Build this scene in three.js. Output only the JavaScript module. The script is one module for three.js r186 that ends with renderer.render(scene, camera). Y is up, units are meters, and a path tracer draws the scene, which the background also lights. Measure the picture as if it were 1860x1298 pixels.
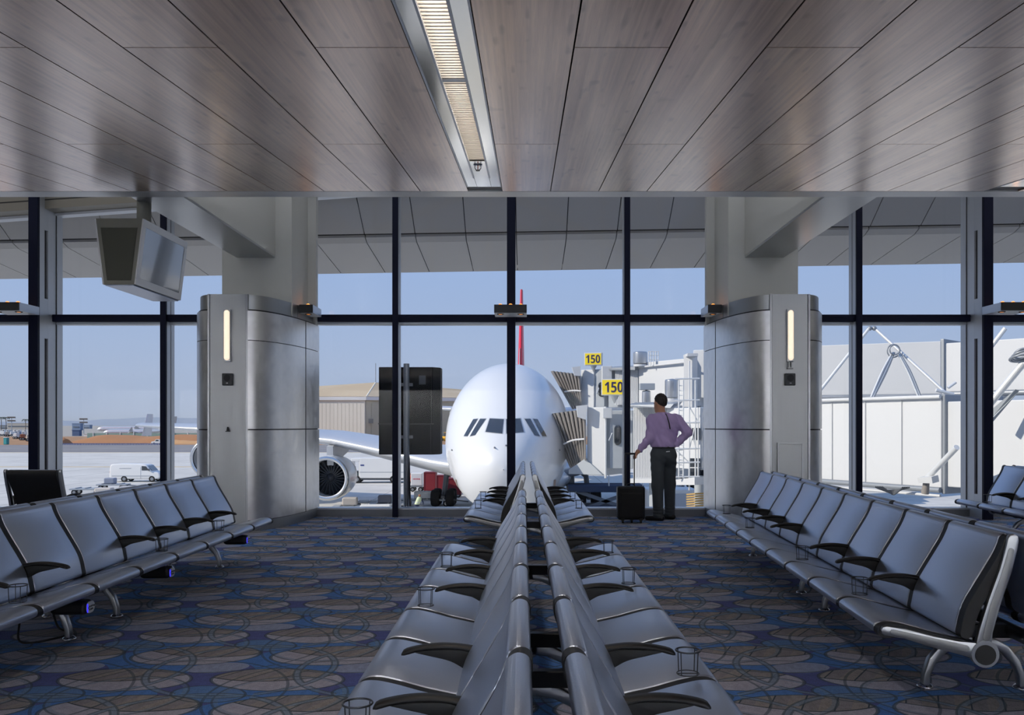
import * as THREE from 'three';
import { mergeGeometries, toCreasedNormals } from 'three/addons/utils/BufferGeometryUtils.js';
import { RoundedBoxGeometry } from 'three/addons/geometries/RoundedBoxGeometry.js';
import { RectAreaLightUniformsLib } from 'three/addons/lights/RectAreaLightUniformsLib.js';
import { FontLoader } from 'three/addons/loaders/FontLoader.js';
import { TextGeometry } from 'three/addons/geometries/TextGeometry.js';
RectAreaLightUniformsLib.init();

// ---------- camera, sky, sun, exposure ----------
// x to the right, y up, depth d runs away from the camera (world z = -d); floor at y = 0, apron at y = -5.5
const scene = new THREE.Scene();
const EYE = 1.37, GROUND = -5.5;
const camera = new THREE.PerspectiveCamera(2 * Math.atan(649 / 1560) * 180 / Math.PI, 1860 / 1298, 0.05, 6000);
camera.position.set(0, EYE, 0);
camera.setViewOffset(1860, 1298, -27, -121, 1860, 1298);
camera.updateProjectionMatrix();
const renderer = new THREE.WebGLRenderer({ antialias: true });
renderer.toneMapping = THREE.LinearToneMapping;
renderer.toneMappingExposure = 1.12;
renderer.shadowMap.enabled = true;

const FILL_WASH = 75, FILL_COVE = 110;   // strength of the added fill: washer behind the camera, cove above the wood ceiling

// clear late-afternoon sky: hazy at the horizon, deeper blue overhead
{
  const w = 64, h = 256, data = new Float32Array(w * h * 4);
  const stops = [[-90, [.30, .31, .33]], [-2, [.37, .43, .54]], [0, [.385, .45, .58]], [5, [.355, .455, .65]], [12, [.30, .43, .70]], [25, [.265, .405, .71]], [50, [.20, .34, .66]], [90, [.15, .28, .60]]];
  for (let j = 0; j < h; j++) {
    const e = ((j + .5) / h - .5) * 180;
    let k = 0; while (k < stops.length - 2 && e > stops[k + 1][0]) k++;
    const t = Math.min(1, Math.max(0, (e - stops[k][0]) / (stops[k + 1][0] - stops[k][0])));
    for (let i = 0; i < w; i++) {
      for (let c = 0; c < 3; c++) data[(j * w + i) * 4 + c] = .93 * (stops[k][1][c] * (1 - t) + stops[k + 1][1][c] * t);
      data[(j * w + i) * 4 + 3] = 1;
    }
  }
  const sky = new THREE.DataTexture(data, w, h, THREE.RGBAFormat, THREE.FloatType);
  sky.mapping = THREE.EquirectangularReflectionMapping; sky.magFilter = THREE.LinearFilter; sky.colorSpace = THREE.LinearSRGBColorSpace; sky.needsUpdate = true;
  scene.background = sky;
}
const sun = new THREE.DirectionalLight(new THREE.Color(1, .91, .77), 3.9);
sun.position.set(-78, 47, 24); sun.target.position.set(0, 0, 0);
sun.castShadow = true; sun.shadow.mapSize.set(4096, 4096);
Object.assign(sun.shadow.camera, { left: -140, right: 140, top: 140, bottom: -140, near: 1, far: 500 });
scene.add(sun, sun.target);

// ---------- helpers ----------
const V = (x, y, d) => new THREE.Vector3(x, y, -d);
const PX = 1560;
let seed = 7;
const rnd = () => { seed = (seed * 1664525 + 1013904223) >>> 0; return seed / 4294967296; };
const used = {};
const numbered = (n) => { const k = used[n] = (used[n] ?? -1) + 1; return k ? n + '_' + String(k).padStart(3, '0') : n; };
function prep(g) {
  if (g.index) g = g.toNonIndexed();
  if (!g.attributes.normal) g.computeVertexNormals();
  if (!g.attributes.uv) g.setAttribute('uv', new THREE.BufferAttribute(new Float32Array(g.attributes.position.count * 2), 2));
  for (const k of Object.keys(g.attributes)) if (!['position', 'normal', 'uv'].includes(k)) g.deleteAttribute(k);
  g.groups = []; g.morphAttributes = {};
  return g;
}
const join = (list) => list.length === 1 ? list[0] : mergeGeometries(list.map(prep));
function M(name, geos, mat, parent) {
  const m = new THREE.Mesh(Array.isArray(geos) ? join(geos) : geos, mat);
  m.name = parent ? name : numbered(name);
  m.castShadow = m.receiveShadow = true;
  (parent ?? scene).add(m);
  return m;
}
function thing(name, label, category, at = [0, 0, 0], turn = 0, group) {
  const o = new THREE.Group(); o.name = numbered(name); o.position.set(at[0], at[1], -at[2]); o.rotation.y = turn;
  o.userData = { label, category }; if (group) o.userData.group = group;
  scene.add(o); return o;
}
function tag(o, label, category, group) { Object.assign(o.userData, { label, category }); if (group) o.userData.group = group; return o; }
function struct(name, label, at = [0, 0, 0]) {
  const o = new THREE.Group(); o.name = name; o.position.set(at[0], at[1], -at[2]); o.userData = { kind: 'structure', label }; scene.add(o); return o;
}
function copyOf(o, at, turn, label, scale) {
  const c = o.clone(); c.name = numbered(o.name.replace(/_\d{3}$/, '')); c.position.set(at[0], at[1], -at[2]); if (turn !== undefined) c.rotation.y = turn;
  if (scale) c.scale.setScalar(scale);
  c.userData = { ...o.userData }; if (label) c.userData.label = label; scene.add(c); return c;
}
// box with uv in metres, centre at (x, y, depth)
function box(w, h, l, x = 0, y = 0, d = 0, ry = 0, rx = 0, rz = 0) {
  const g = new THREE.BoxGeometry(w, h, l), uv = g.attributes.uv, n = g.attributes.normal, p = g.attributes.position;
  for (let i = 0; i < uv.count; i++) {
    const a = Math.abs(n.getX(i)) > .5, b = Math.abs(n.getY(i)) > .5;
    uv.setXY(i, a ? p.getZ(i) : p.getX(i), b ? p.getZ(i) : p.getY(i));
  }
  if (rx) g.rotateX(rx); if (rz) g.rotateZ(rz); if (ry) g.rotateY(ry);
  return g.translate(x, y, -d);
}
function rbox(w, h, l, r, x = 0, y = 0, d = 0, ry = 0, rx = 0, rz = 0, seg = 2) {
  const g = new RoundedBoxGeometry(w, h, l, seg, r); if (rx) g.rotateX(rx); if (rz) g.rotateZ(rz); if (ry) g.rotateY(ry);
  return g.translate(x, y, -d);
}
const span = (x0, x1, y0, y1, d0, d1) => box(x1 - x0, y1 - y0, d1 - d0, (x0 + x1) / 2, (y0 + y1) / 2, (d0 + d1) / 2);
function bar(a, b, r, seg = 8, r2 = r) {
  const dir = b.clone().sub(a), L = dir.length(), g = new THREE.CylinderGeometry(r2, r, L, seg);
  g.applyQuaternion(new THREE.Quaternion().setFromUnitVectors(new THREE.Vector3(0, 1, 0), dir.normalize()));
  return g.translate((a.x + b.x) / 2, (a.y + b.y) / 2, (a.z + b.z) / 2);
}
function beam(a, b, w, h) {  // rectangular bar between two points, h upright
  const dir = b.clone().sub(a), L = dir.length(), g = box(w, h, L), m = new THREE.Matrix4().lookAt(b, a, new THREE.Vector3(0, 1, 0));
  return g.applyMatrix4(m).translate((a.x + b.x) / 2, (a.y + b.y) / 2, (a.z + b.z) / 2);
}
const tube = (pts, r, n = 24, seg = 6, closed = false) => new THREE.TubeGeometry(new THREE.CatmullRomCurve3(pts, closed), n, r, seg, closed);
const cyl = (r, h, x, y, d, seg = 20, r2 = r) => new THREE.CylinderGeometry(r2, r, h, seg).translate(x, y, -d);
const lathe = (pts, seg = 32) => new THREE.LatheGeometry(pts.map(([a, b]) => new THREE.Vector2(a, b)), seg);
function shapeOf(pts) { const s = new THREE.Shape(); pts.forEach(([x, y], i) => i ? s.lineTo(x, y) : s.moveTo(x, y)); s.closePath(); return s; }
function smoothLoop(pts, n = 60) {
  const c = new THREE.CatmullRomCurve3(pts.map(([x, y]) => new THREE.Vector3(x, y, 0)), true, 'centripetal');
  return c.getPoints(n).slice(0, -1).map((v) => [v.x, v.y]);
}
function extrude(pts, depth, bevel = 0, crease = .6, bs = 2) {
  const g = new THREE.ExtrudeGeometry(pts instanceof THREE.Shape ? pts : shapeOf(pts), { depth: depth - 2 * bevel, bevelEnabled: bevel > 0, bevelThickness: bevel, bevelSize: bevel, bevelOffset: -bevel, bevelSegments: bs, steps: 1, curveSegments: 12 });
  g.translate(0, 0, bevel);
  return crease ? toCreasedNormals(g, crease) : g;
}
// extruded upright: outline in plan (x, depth), between two heights
const upright = (plan, y0, y1, crease = .5) => extrude(plan, y1 - y0, 0, crease).rotateX(-Math.PI / 2).translate(0, y0, 0);
function stroke(pts, widths) {  // closed outline round a bent line, with its own width at each point
  const L = [], R = [], n = pts.length;
  for (let i = 0; i < n; i++) {
    const a = pts[Math.max(0, i - 1)], b = pts[Math.min(n - 1, i + 1)], dx = b[0] - a[0], dy = b[1] - a[1], l = Math.hypot(dx, dy), w = widths[i] / 2;
    L.push([pts[i][0] - dy / l * w, pts[i][1] + dx / l * w]); R.push([pts[i][0] + dy / l * w, pts[i][1] - dx / l * w]);
  }
  const cap = (p, q, r) => [0, 1, 2].map((k) => { const a = Math.atan2(p[1] - q[1], p[0] - q[0]) - Math.PI * (k + 1) / 4; return [q[0] + Math.cos(a) * r, q[1] + Math.sin(a) * r]; });
  return [...L, ...cap(L[n - 1], pts[n - 1], widths[n - 1] / 2), ...R.reverse(), ...cap(R[n - 1], pts[0], widths[0] / 2)];
}

// ---------- textures ----------
const hash = (x, y, s = 0) => { let h = Math.imul(x, 374761393) ^ Math.imul(y, 668265263) ^ Math.imul(s + 11, 1274126177); h = Math.imul(h ^ (h >>> 13), 1274126177); return ((h ^ (h >>> 16)) >>> 0) / 4294967296; };
function noise(x, y, px, py, s) {  // value noise that repeats every px, py cells
  const xi = Math.floor(x), yi = Math.floor(y), fx = x - xi, fy = y - yi, u = fx * fx * (3 - 2 * fx), v = fy * fy * (3 - 2 * fy), m = (a, n) => ((a % n) + n) % n;
  const a = hash(m(xi, px), m(yi, py), s), b = hash(m(xi + 1, px), m(yi, py), s), c = hash(m(xi, px), m(yi + 1, py), s), e = hash(m(xi + 1, px), m(yi + 1, py), s);
  return (a * (1 - u) + b * u) * (1 - v) + (c * (1 - u) + e * u) * v;
}
function tex(w, h, fn, srgb, mw = 1, mh = 1) {  // fn(u, v) -> [r, g, b]; mw, mh: metres that one tile covers
  const data = new Uint8Array(w * h * 4);
  for (let j = 0; j < h; j++) for (let i = 0; i < w; i++) {
    const c = fn((i + .5) / w, (j + .5) / h), o = (j * w + i) * 4;
    for (let k = 0; k < 3; k++) data[o + k] = Math.max(0, Math.min(255, c[k] * 255));
    data[o + 3] = 255;
  }
  const t = new THREE.DataTexture(data, w, h, THREE.RGBAFormat); t.magFilter = THREE.LinearFilter; t.minFilter = THREE.LinearMipmapLinearFilter; t.generateMipmaps = true;
  t.wrapS = t.wrapT = THREE.RepeatWrapping; t.repeat.set(1 / mw, 1 / mh); if (srgb) t.colorSpace = THREE.SRGBColorSpace; t.needsUpdate = true; return t;
}
const rgb = (h) => [(h >> 16) / 255, ((h >> 8) & 255) / 255, (h & 255) / 255];
const mix = (a, b, t) => a.map((v, i) => v + (b[i] - v) * t);

// ---------- materials ----------
const std = (color, roughness = .6, metalness = 0, more = {}) => new THREE.MeshStandardMaterial({ color, roughness, metalness, ...more });
const phys = (o) => new THREE.MeshPhysicalMaterial(o);
const carpetTex = tex(1024, 1200, (u, v) => {   // woven motif: overlapping lens shapes over blue, with slate bands and dark drawn arcs
  const W = .82, H = .96, x = u * W, y = v * H, wrap = (a, n) => a - Math.round(a / n) * n;
  const mauve = rgb(0xa09eae), brown = rgb(0x807c80), tan = rgb(0x8b8582), blue = rgb(0x4474b8), navy = rgb(0x4c5690), slate = rgb(0x70839a), line = rgb(0x33404a);
  const E = (cx, cy, rx, ry, tilt = 0) => { const p = wrap(x - cx, W), q = wrap(y - cy, H), a = p * Math.cos(tilt) + q * Math.sin(tilt), b = -p * Math.sin(tilt) + q * Math.cos(tilt); return [Math.hypot(a / rx, b / ry) - 1, a, b]; };
  const ring = (cx, cy, r) => { let m = 9; for (let i = -2; i <= 2; i++) for (let j = -2; j <= 2; j++) { const t = Math.hypot(x - cx - i * W, y - cy - j * H) - r; if (Math.abs(t) < Math.abs(m)) m = t; } return m; };
  const A = E(.30, .22, .36, .20, .10), B = E(.50, .70, .37, .21, -.08), C = E(.02, .47, .20, .13, .3), D = E(.72, .96, .17, .10, -.2);
  let col = (E(.78, .30, .22, .40)[0] < 0 ? navy : blue);
  if (C[0] < 0) col = mix(blue, slate, .35);
  if (D[0] < 0) col = mix(mauve, blue, .25);
  for (const [e, k] of [[A, 1], [B, -1]]) if (e[0] < 0) {
    const chord = e[2] + k * .25 * e[1] + .9 * e[1] * e[1] - .03;
    if (chord > 0) col = mauve;
    else { const s = (((e[1] * .9 + e[2] * .5) % .15) + .15) % .15; col = s < .008 ? line : (s < .078 ? brown : tan); }
    if (Math.abs(chord) < .006) col = line;
  }
  const r1 = ring(.05, .02, .52), r2 = ring(.62, .46, .60), r3 = ring(.40, .50, .33);
  if (r1 > -.035 && r1 < .0) col = mix(col, slate, .75);
  if (r3 > -.028 && r3 < 0) col = mix(col, slate, .45);
  if (Math.abs(A[0]) < .028 || Math.abs(B[0]) < .028 || Math.abs(C[0]) < .04) col = mix(col, line, .6);
  if (Math.abs(r1) < .006 || Math.abs(r1 + .035) < .006 || Math.abs(r2) < .008 || Math.abs(r3) < .006) col = mix(col, line, .5);
  const n = (noise(x * 330, y * 330, 271, 317, 3) - .5) * .22 + (noise(x * 40, y * 40, 33, 38, 5) - .5) * .10;
  return col.map((t) => t * (1 + n));
}, true, .82, .96);
const carpetBump = tex(512, 512, (u, v) => { const n = noise(u * 128, v * 128, 128, 128, 9) * .6 + noise(u * 256, v * 256, 256, 256, 12) * .4; return [n, n, n]; }, false, .4, .4);
const M_carpet = std(0xffffff, .95, 0, { map: carpetTex, bumpMap: carpetBump, bumpScale: .003 });
// wood veneer: leaves about 12 cm wide laid along the panel, grain along v
const woodTex = (s) => tex(512, 1024, (u, v) => {
  const leaf = Math.floor(u * 4), fine = noise(u * 190, v * 26, 190, 26, s + 1), mid = noise(u * 40, v * 3, 40, 3, s + 2), broad = noise(u * 4, v * 3, 4, 3, s + 4), knot = noise(u * 12, v * 16, 12, 16, s + 3);
  const tone = .5 + (hash(leaf, 2, s) - .5) * .42 + (broad - .5) * .5;
  const base = mix(rgb(0xb48f78), rgb(0xeccbb0), Math.max(0, Math.min(1, tone))), k = .93 + (fine - .5) * .07 + (mid - .5) * .14 - (knot > .82 ? (knot - .82) * .9 : 0);
  return base.map((t) => t * k);
}, true, .447, 2.4);
const M_wood = [21, 37, 55].map((s) => phys({ color: 0xffffff, map: woodTex(s), roughness: .28, metalness: .8, clearcoat: 1, clearcoatRoughness: .24 }));
const M_seam = std(0x14110f, .9);
// stainless sheet with an overlapping swirl finish
const swirl = (lo, hi, s) => tex(512, 512, (u, v) => {
  const w = noise(u * 6, v * 6, 6, 6, s) * 2.2, q = noise(u * 6, v * 6, 6, 6, s + 5) * 2.2;
  const a = noise(u * 12 + w, v * 9 + q, 12, 9, s + 1) * .64 + noise(u * 26 + q * 2, v * 20 + w * 2, 26, 20, s + 2) * .30 + noise(u * 150, v * 150, 150, 150, s + 3) * .06;
  const t = lo + (hi - lo) * a;
  return [t, t, t];
}, false, 1.3, 1.3);
const M_steel = phys({ color: 0xffffff, map: swirl(.58, .78, 3), metalness: 1, roughness: 1, roughnessMap: swirl(.27, .47, 3) });
const brushed = tex(256, 512, (u, v) => { const t = .36 + noise(u * 128, v * 3, 128, 3, 4) * .12; return [t, t, t]; }, false, .3, 1.5);
const M_steelFlat = phys({ color: 0xa3a5a5, metalness: 1, roughness: 1, roughnessMap: brushed });
const M_paint = std(0xb4b5b0, .55);
const M_alu = std(0xb9bec6, .38, .75);
const M_mullion = phys({ color: 0x0b1026, roughness: .5, specularIntensity: .25 });
const M_mullionSide = std(0xb4b9c0, .45, .55);
const M_black = std(0x0b0c0e, .5);
const M_castAlu = std(0xa4a6a8, .32, 1);
const M_chrome = std(0xd5d6d8, .14, 1);
const M_polished = std(0xd9d9d6, .16, 1);
const M_glass = phys({ color: 0xffffff, roughness: 0, transmission: 1, thickness: 0, ior: 1.2 });
const M_white = std(0xe4e5e4, .5);
const M_ceilPaint = std(0xbfbdb8, .6);

// ---------- room shell ----------
const XC = -.23, MOD = 1.71, WALL = 12.87;   // the glazed wall is even about x = XC
const RX = 14.2, BACK = -3.5;
{
  const f = struct('floor', 'patterned blue, brown and mauve carpet'); M('carpet', span(-RX, RX, -.3, 0, BACK, WALL + .3), M_carpet, f);
  // side and back walls, roof slabs
  const wl = struct('wall_left', 'plain light grey wall'); M('wall_panel', span(-RX - .3, -RX, -.3, 8.2, BACK - .3, WALL), M_paint, wl);
  const wr = struct('wall_right', 'plain light grey wall'); M('wall_panel', span(RX, RX + .3, -.3, 8.2, BACK - .3, WALL), M_paint, wr);
  const wb = struct('wall_back', 'plain light grey wall'); M('wall_panel', span(-RX, RX, -.3, 4.7, BACK - .3, BACK), std(0xe9e8e4, .7), wb);  // back wall is unseen; set close and white to bounce the added washer light
}
// ---------- sloping wood ceiling: rises towards the windows ----------
const CE = 8.0, CY0 = EYE + 1.3436, CS = .1026, PW = .447, FX = -.385, FW = .314, STEP = FW + 10 * PW;
const ceilY = (d) => CY0 + CS * d;
{
  const c = struct('ceiling', 'sloping ceiling of long wood veneer panels');
  const tilt = Math.atan(CS), L = 4.0, gap = .008;
  const panel = (x0, d0, d1, k) => {
    const len = (d1 - d0) / Math.cos(tilt) - gap, g = box(PW - gap, .03, len, 0, 0, 0), uv = g.attributes.uv;
    for (let i = 0; i < uv.count; i++) uv.setXY(i, uv.getX(i) + hash(k, 3) * 3, uv.getY(i) + hash(k, 4) * 9);
    g.rotateX(tilt);
    const dm = (d0 + d1) / 2, m = M('ceiling_panel', g, M_wood[Math.floor(hash(k, 8) * 3)], c); m.position.copy(V(x0 + PW / 2, ceilY(dm) + .015, dm));
  };
  let k = 0;
  for (const b of [-2, -1, 0, 1, 2]) for (let i = 0; i < 10; i++) {
    const x0 = FX + FW / 2 + b * STEP + i * PW; if (x0 > 9.4 || x0 < -10) continue;
    const cuts = (i % 2 === 0) ? [CE - .02, 6.02, 2.0, .4] : [CE - .02, 4.0, .4];   // staggered cross joints
    for (let q = 0; q + 1 < cuts.length; q++) panel(x0, cuts[q + 1], cuts[q], k++);
  }
  // dark backing above the panel joints, and what closes the ceiling beyond the panels
  M('backing', box(2 * RX, .02, (CE - .3) / Math.cos(tilt), 0, 0, 0, 0, tilt).translate(0, ceilY((CE + .3) / 2) + .11, -(CE + .3) / 2), M_seam, c);
  for (const s of [-1, 1]) M('side_panel', box(RX - 9.5, .03, (CE - .4) / Math.cos(tilt), 0, 0, 0, 0, tilt).translate(s * (RX + 9.9) / 2, ceilY((CE + .4) / 2) + .018, -(CE + .4) / 2), M_wood[0], c);
  M('rear_panel', span(-RX, RX, ceilY(.4), ceilY(.4) + .03, BACK, .4), std(0xd8d6d0, .7), c);
  M('edge_trim', box(2 * RX, .17, .19, 0, ceilY(CE) + .083, CE + .085), std(0xd4d4d2, .35, .5), c);
}
// roof over the glazed strip and the clerestory above the dropped ceiling, with the light it lets in
{
  const r = struct('ceiling_001', 'pale sloping roof above the wood ceiling');
  const y1 = 5.6, y0 = 7.7, d0 = 3, d1 = 13.3;
  M('roof_slab', box(2 * RX, .2, Math.hypot(d1 - d0, y0 - y1) + .1, 0, (y0 + y1) / 2 + .1, (d0 + d1) / 2, 0, -Math.atan2(y0 - y1, d1 - d0)), M_ceilPaint, r);
  M('lower_roof_slab', span(-RX, RX, 4.5, 4.7, BACK - .3, 3.2), M_ceilPaint, r);
  const w = struct('wall_front', 'clerestory wall above the dropped ceiling'); w.name = 'wall_clerestory';
  M('wall_panel', [span(-RX, RX, ceilY(3) + .2, 5.2, 3, 3.2), span(-RX, -7, 5.2, 7.6, 3, 3.2), span(6.5, RX, 5.2, 7.6, 3, 3.2)], M_paint, w);
  const posts = []; for (let x = -7; x <= 6.6; x += 1.5) posts.push(span(x - .06, x + .06, 5.2, 7.7, 2.98, 3.22));
  M('clerestory_post', posts, M_alu, w);
  M('diagonal_brace', [beam(V(-7, 5.2, 3.4), V(-1, 7.6, 3.4), .16, .16), beam(V(-1, 7.6, 3.4), V(4, 5.2, 3.4), .16, .16), beam(V(-7, 6.4, 3.35), V(6.5, 6.4, 3.35), .1, .12)], M_paint, w);
  const wn = struct('window_20', 'clerestory window above the dropped ceiling'); M('pane', span(-7, 6.5, 5.2, 7.6, 3.1, 3.104), M_glass, wn);
}
// ---------- glazed wall ----------
const headY = (x) => 4.97 + .07 * x;
{
  const w = struct('wall_front', 'glazed wall with dark mullions');
  const kinds = (k) => Math.abs(k) % 4 === 0 ? (k === 0 ? 'mid' : 'big') : 'small';
  for (let k = -8; k <= 8; k++) {
    const x = XC + MOD * k, top = headY(x) + .3;
    const g = struct('trim_' + (k + 9), kinds(k) === 'big' ? 'deep slotted metal mullion of the glazed wall' : 'metal mullion of the glazed wall');
    const kd = kinds(k);
    if (kd === 'big') {
      // deep fin: dark front flange, pale web with a long slot, pale glazing frame behind
      M('flange', rbox(.135, top + .02, .06, .006, x, top / 2, WALL - .55), M_mullion, g);
      for (const [a, b] of [[-.52, -.36], [-.27, -.06]]) M('web', span(x - .045, x + .045, 0, top, WALL + a, WALL + b), M_mullionSide, g);
      M('web_bridge', [[0, .35], [2.62, 3.2], [4.2, top]].map(([a, b]) => span(x - .044, x + .044, a, b, WALL - .37, WALL - .26)), M_mullionSide, g);
      M('slot_back', span(x - .02, x + .02, .3, top, WALL - .37, WALL - .26), M_black, g);
      M('glazing_frame', span(x - .06, x + .06, 0, top, WALL - .05, WALL + .1), M_mullionSide, g);
      M('gasket', span(x - .052, x + .052, 0, top, WALL - .061, WALL - .049), M_black, g);
    } else {
      const hw = kd === 'mid' ? .062 : .043, dp = kd === 'mid' ? .26 : .20;
      M('flange', rbox(hw * 2, top + .02, .05, .005, x, top / 2, WALL - dp), M_mullion, g);
      M('web', span(x - hw * .8, x + hw * .8, 0, top, WALL - dp + .024, WALL - .03), M_mullionSide, g);
      M('gasket', span(x - hw * .82, x + hw * .82, 0, top, WALL - .032, WALL - .018), M_black, g);
      M('glazing_frame', span(x - hw * .9, x + hw * .9, 0, top, WALL - .02, WALL + .1), M_mullionSide, g);
    }
  }
  const x0 = XC - 8 * MOD, x1 = XC + 8 * MOD;
  M('transom', [rbox(x1 - x0, .105, .12, .006, (x0 + x1) / 2, 2.94, WALL - .1), span(x0, x1, 2.955, 2.97, WALL - .17, WALL - .15)], M_mullion, w);
  M('transom_frame', span(x0, x1, 2.855, 2.885, WALL - .06, WALL + .1), M_mullionSide, w);
  M('sill', [span(-RX, RX, 0, .105, WALL - .14, WALL + .1), span(-RX, RX, -.3, 0, WALL + .02, WALL + .3)], std(0x6b6f76, .45, .4), w);
  M('sill_ledge', span(-RX, RX, .105, .125, WALL - .12, WALL + .1), M_alu, w);
  M('spandrel_below', span(-RX, RX, GROUND, -.3, WALL + .05, WALL + .3), M_paint, w);
  M('head', beam(V(-RX, headY(-RX) + .16, WALL - .1), V(RX, headY(RX) + .16, WALL - .1), .5, .26), std(0x7b776d, .5, .2), w);
  M('head_frame', beam(V(-RX, headY(-RX) + .015, WALL), V(RX, headY(RX) + .015, WALL), .16, .04), M_mullionSide, w);
  M('head_groove', beam(V(-RX, headY(-RX) + .16, WALL - .352), V(RX, headY(RX) + .16, WALL - .352), .01, .016), M_black, w);
  M('head_infill', extrude([[-RX, headY(-RX) + .28], [RX, headY(RX) + .28], [RX, 6.4], [-RX, 6.4]], .1, 0, 0).translate(0, 0, -WALL - .22), M_paint, w);
  let n = 1;
  for (let k = -8; k < 8; k++) {
    const a = XC + MOD * k + .03, b = XC + MOD * (k + 1) - .03;
    const o = struct('window_' + n++, 'tall window of clear glass');
    M('pane', span(a, b, .125, 2.86, WALL + .03, WALL + .036), M_glass, o);
    M('pane', extrude([[a, 2.885], [b, 2.885], [b, headY(b)], [a, headY(a)]], .006, 0, 0).translate(0, 0, -WALL - .036), M_glass, o);
  }
}
// ---------- canopy outside, above the glazing ----------
{
  const o = struct('roof_canopy', 'panelled canopy soffit outside the windows');
  const M_soffit = std(0xa6a4a2, .5), tiltX = .016, W = .985, gap = .018;
  const P = [[13.6, 7.16], [16.72, 5.12], [16.80, 5.07], [17.0, 5.0], [19.2, 4.80]];  // (depth, height) of the underside at x = 0
  const quad = (x0, x1, a, b) => {
    const g = new THREE.BufferGeometry(), t = .05, p = [];
    const c = (x, q, up) => [x, q[1] + tiltX * x + up, -q[0]];
    const A = c(x0, a, 0), B = c(x1, a, 0), C = c(x1, b, 0), D = c(x0, b, 0), E = c(x0, a, t), F = c(x1, a, t), H = c(x1, b, t), I = c(x0, b, t);
    for (const [q, r, s, u] of [[A, B, C, D], [E, I, H, F], [A, E, F, B], [D, C, H, I], [A, D, I, E], [B, F, H, C]]) p.push(...q, ...s, ...r, ...q, ...u, ...s);
    g.setAttribute('position', new THREE.BufferAttribute(new Float32Array(p), 3)); g.computeVertexNormals(); return g;
  };
  for (let k = -13; k < 20; k++) {
    const x0 = -3.163 + W * k + gap / 2, x1 = x0 + W - gap;
    M('inner_panel', quad(x0, x1, P[0], P[1]), M_soffit, o);
    M('lip_panel', quad(x0, x1, P[2], P[3]), M_soffit, o);
    M('outer_panel', quad(x0, x1, P[3], P[4]), M_soffit, o);
  }
  M('backing', [quad(-16, 16.6, [13.6, 7.3], [16.9, 5.16]), quad(-16, 16.6, [16.9, 5.15], [19.15, 4.92])], M_black, o);
  M('edge_fascia', quad(-16, 16.6, [19.2, 4.805], [19.3, 5.2]), M_soffit, o);
}

// ---------- steel-clad columns ----------
function column(s, where) {   // s = -1 left, 1 right
  const o = thing('column', `stainless steel clad column ${where}`, 'column', [XC + s * 3.59, 0, 11.9]);
  const T = (g) => g.translate(-(XC + s * 3.59), 0, 11.9);
  const X = (x) => XC + s * x;                         // x measured outwards from the middle of the wall
  const fl0 = 3.36, fl1 = 3.82, front = 10.96, ce = 12.78, a = .50, b = ce - front;
  // curved flank: which = -1 towards the middle, 1 outwards; angles in degrees from the front
  const arc = (which, f0, f1, inset = 0, n = 14) => {
    const out = [], inn = [];
    for (let i = 0; i <= n; i++) {
      const f = (f0 + (f1 - f0) * i / n) * Math.PI / 180, base = which < 0 ? fl0 : fl1;
      const q = (e) => [X(base + which * (a - inset - e) * Math.sin(f)), ce - (b - inset - e) * Math.cos(f)];
      out.push(q(0)); inn.push(q(.025));
    }
    return [...out, ...inn.reverse()];
  };
  const rows = [[.14, 1.292], [1.308, 2.437], [2.447, 2.82]];
  for (const which of [-1, 1]) {
    for (const [y0, y1] of rows) {
      M('curved_panel', T(upright(arc(which, 3, 68.6), y0, y1)), M_steel, o);
      M('curved_panel', T(upright(arc(which, 69.6, 90), y0, y1)), M_steel, o);
    }
    M('cap_band', T(upright(arc(which, 3, 62, .05), 2.83, 3.03)), M_steelFlat, o);
    M('cap_band', T(upright(arc(which, 62.6, 90, .05), 2.83, 3.03)), M_steelFlat, o);
    M('plinth', T(upright(arc(which, 1, 90, .02), 0, .13)), M_steelFlat, o);
    M('joint_backing', T(upright(arc(which, 1, 90, .022), .02, 2.84)), M_black, o);
    const ex = which < 0 ? fl0 : fl1;
    M('edge_strip', T(span(Math.min(X(ex + which * .002), X(ex + which * .026)), Math.max(X(ex + which * .002), X(ex + which * .026)), 0, 3.03, front - .0, front + .06)), M_castAlu, o);
  }
  M('front_panel', T(span(Math.min(X(fl0), X(fl1)) + .004, Math.max(X(fl0), X(fl1)) - .004, 0, 3.03, front + .01, front + .05)), M_steelFlat, o);
  M('top_plate', T(span(Math.min(X(fl0 - .1), X(fl1 + .1)), Math.max(X(fl0 - .1), X(fl1 + .1)), 2.95, 2.96, 11.3, 12.75)), M_black, o);
  // concrete shaft above, and its paler return towards the glazing
  const box3 = (name, r0, r1, d0, d1, mat) => { const q = [X(r0), X(r1)].sort((m, n) => m - n); M(name, T(span(q[0], q[1], 2.6, 6.2, d0, d1)), mat, o); };
  box3('shaft', 2.986, 3.94, 11.75, 12.0, M_paint); box3('shaft_return', 2.99, 3.936, 12.0, 12.62, M_paint); box3('jamb', 2.87, 3.98, 12.62, 12.74, M_paint);
  return o;
}
column(-1, 'left of the nose of the plane, beside the hanging screen');
const colR = column(1, 'right of the standing man, with a breaker panel low on its front');
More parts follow.
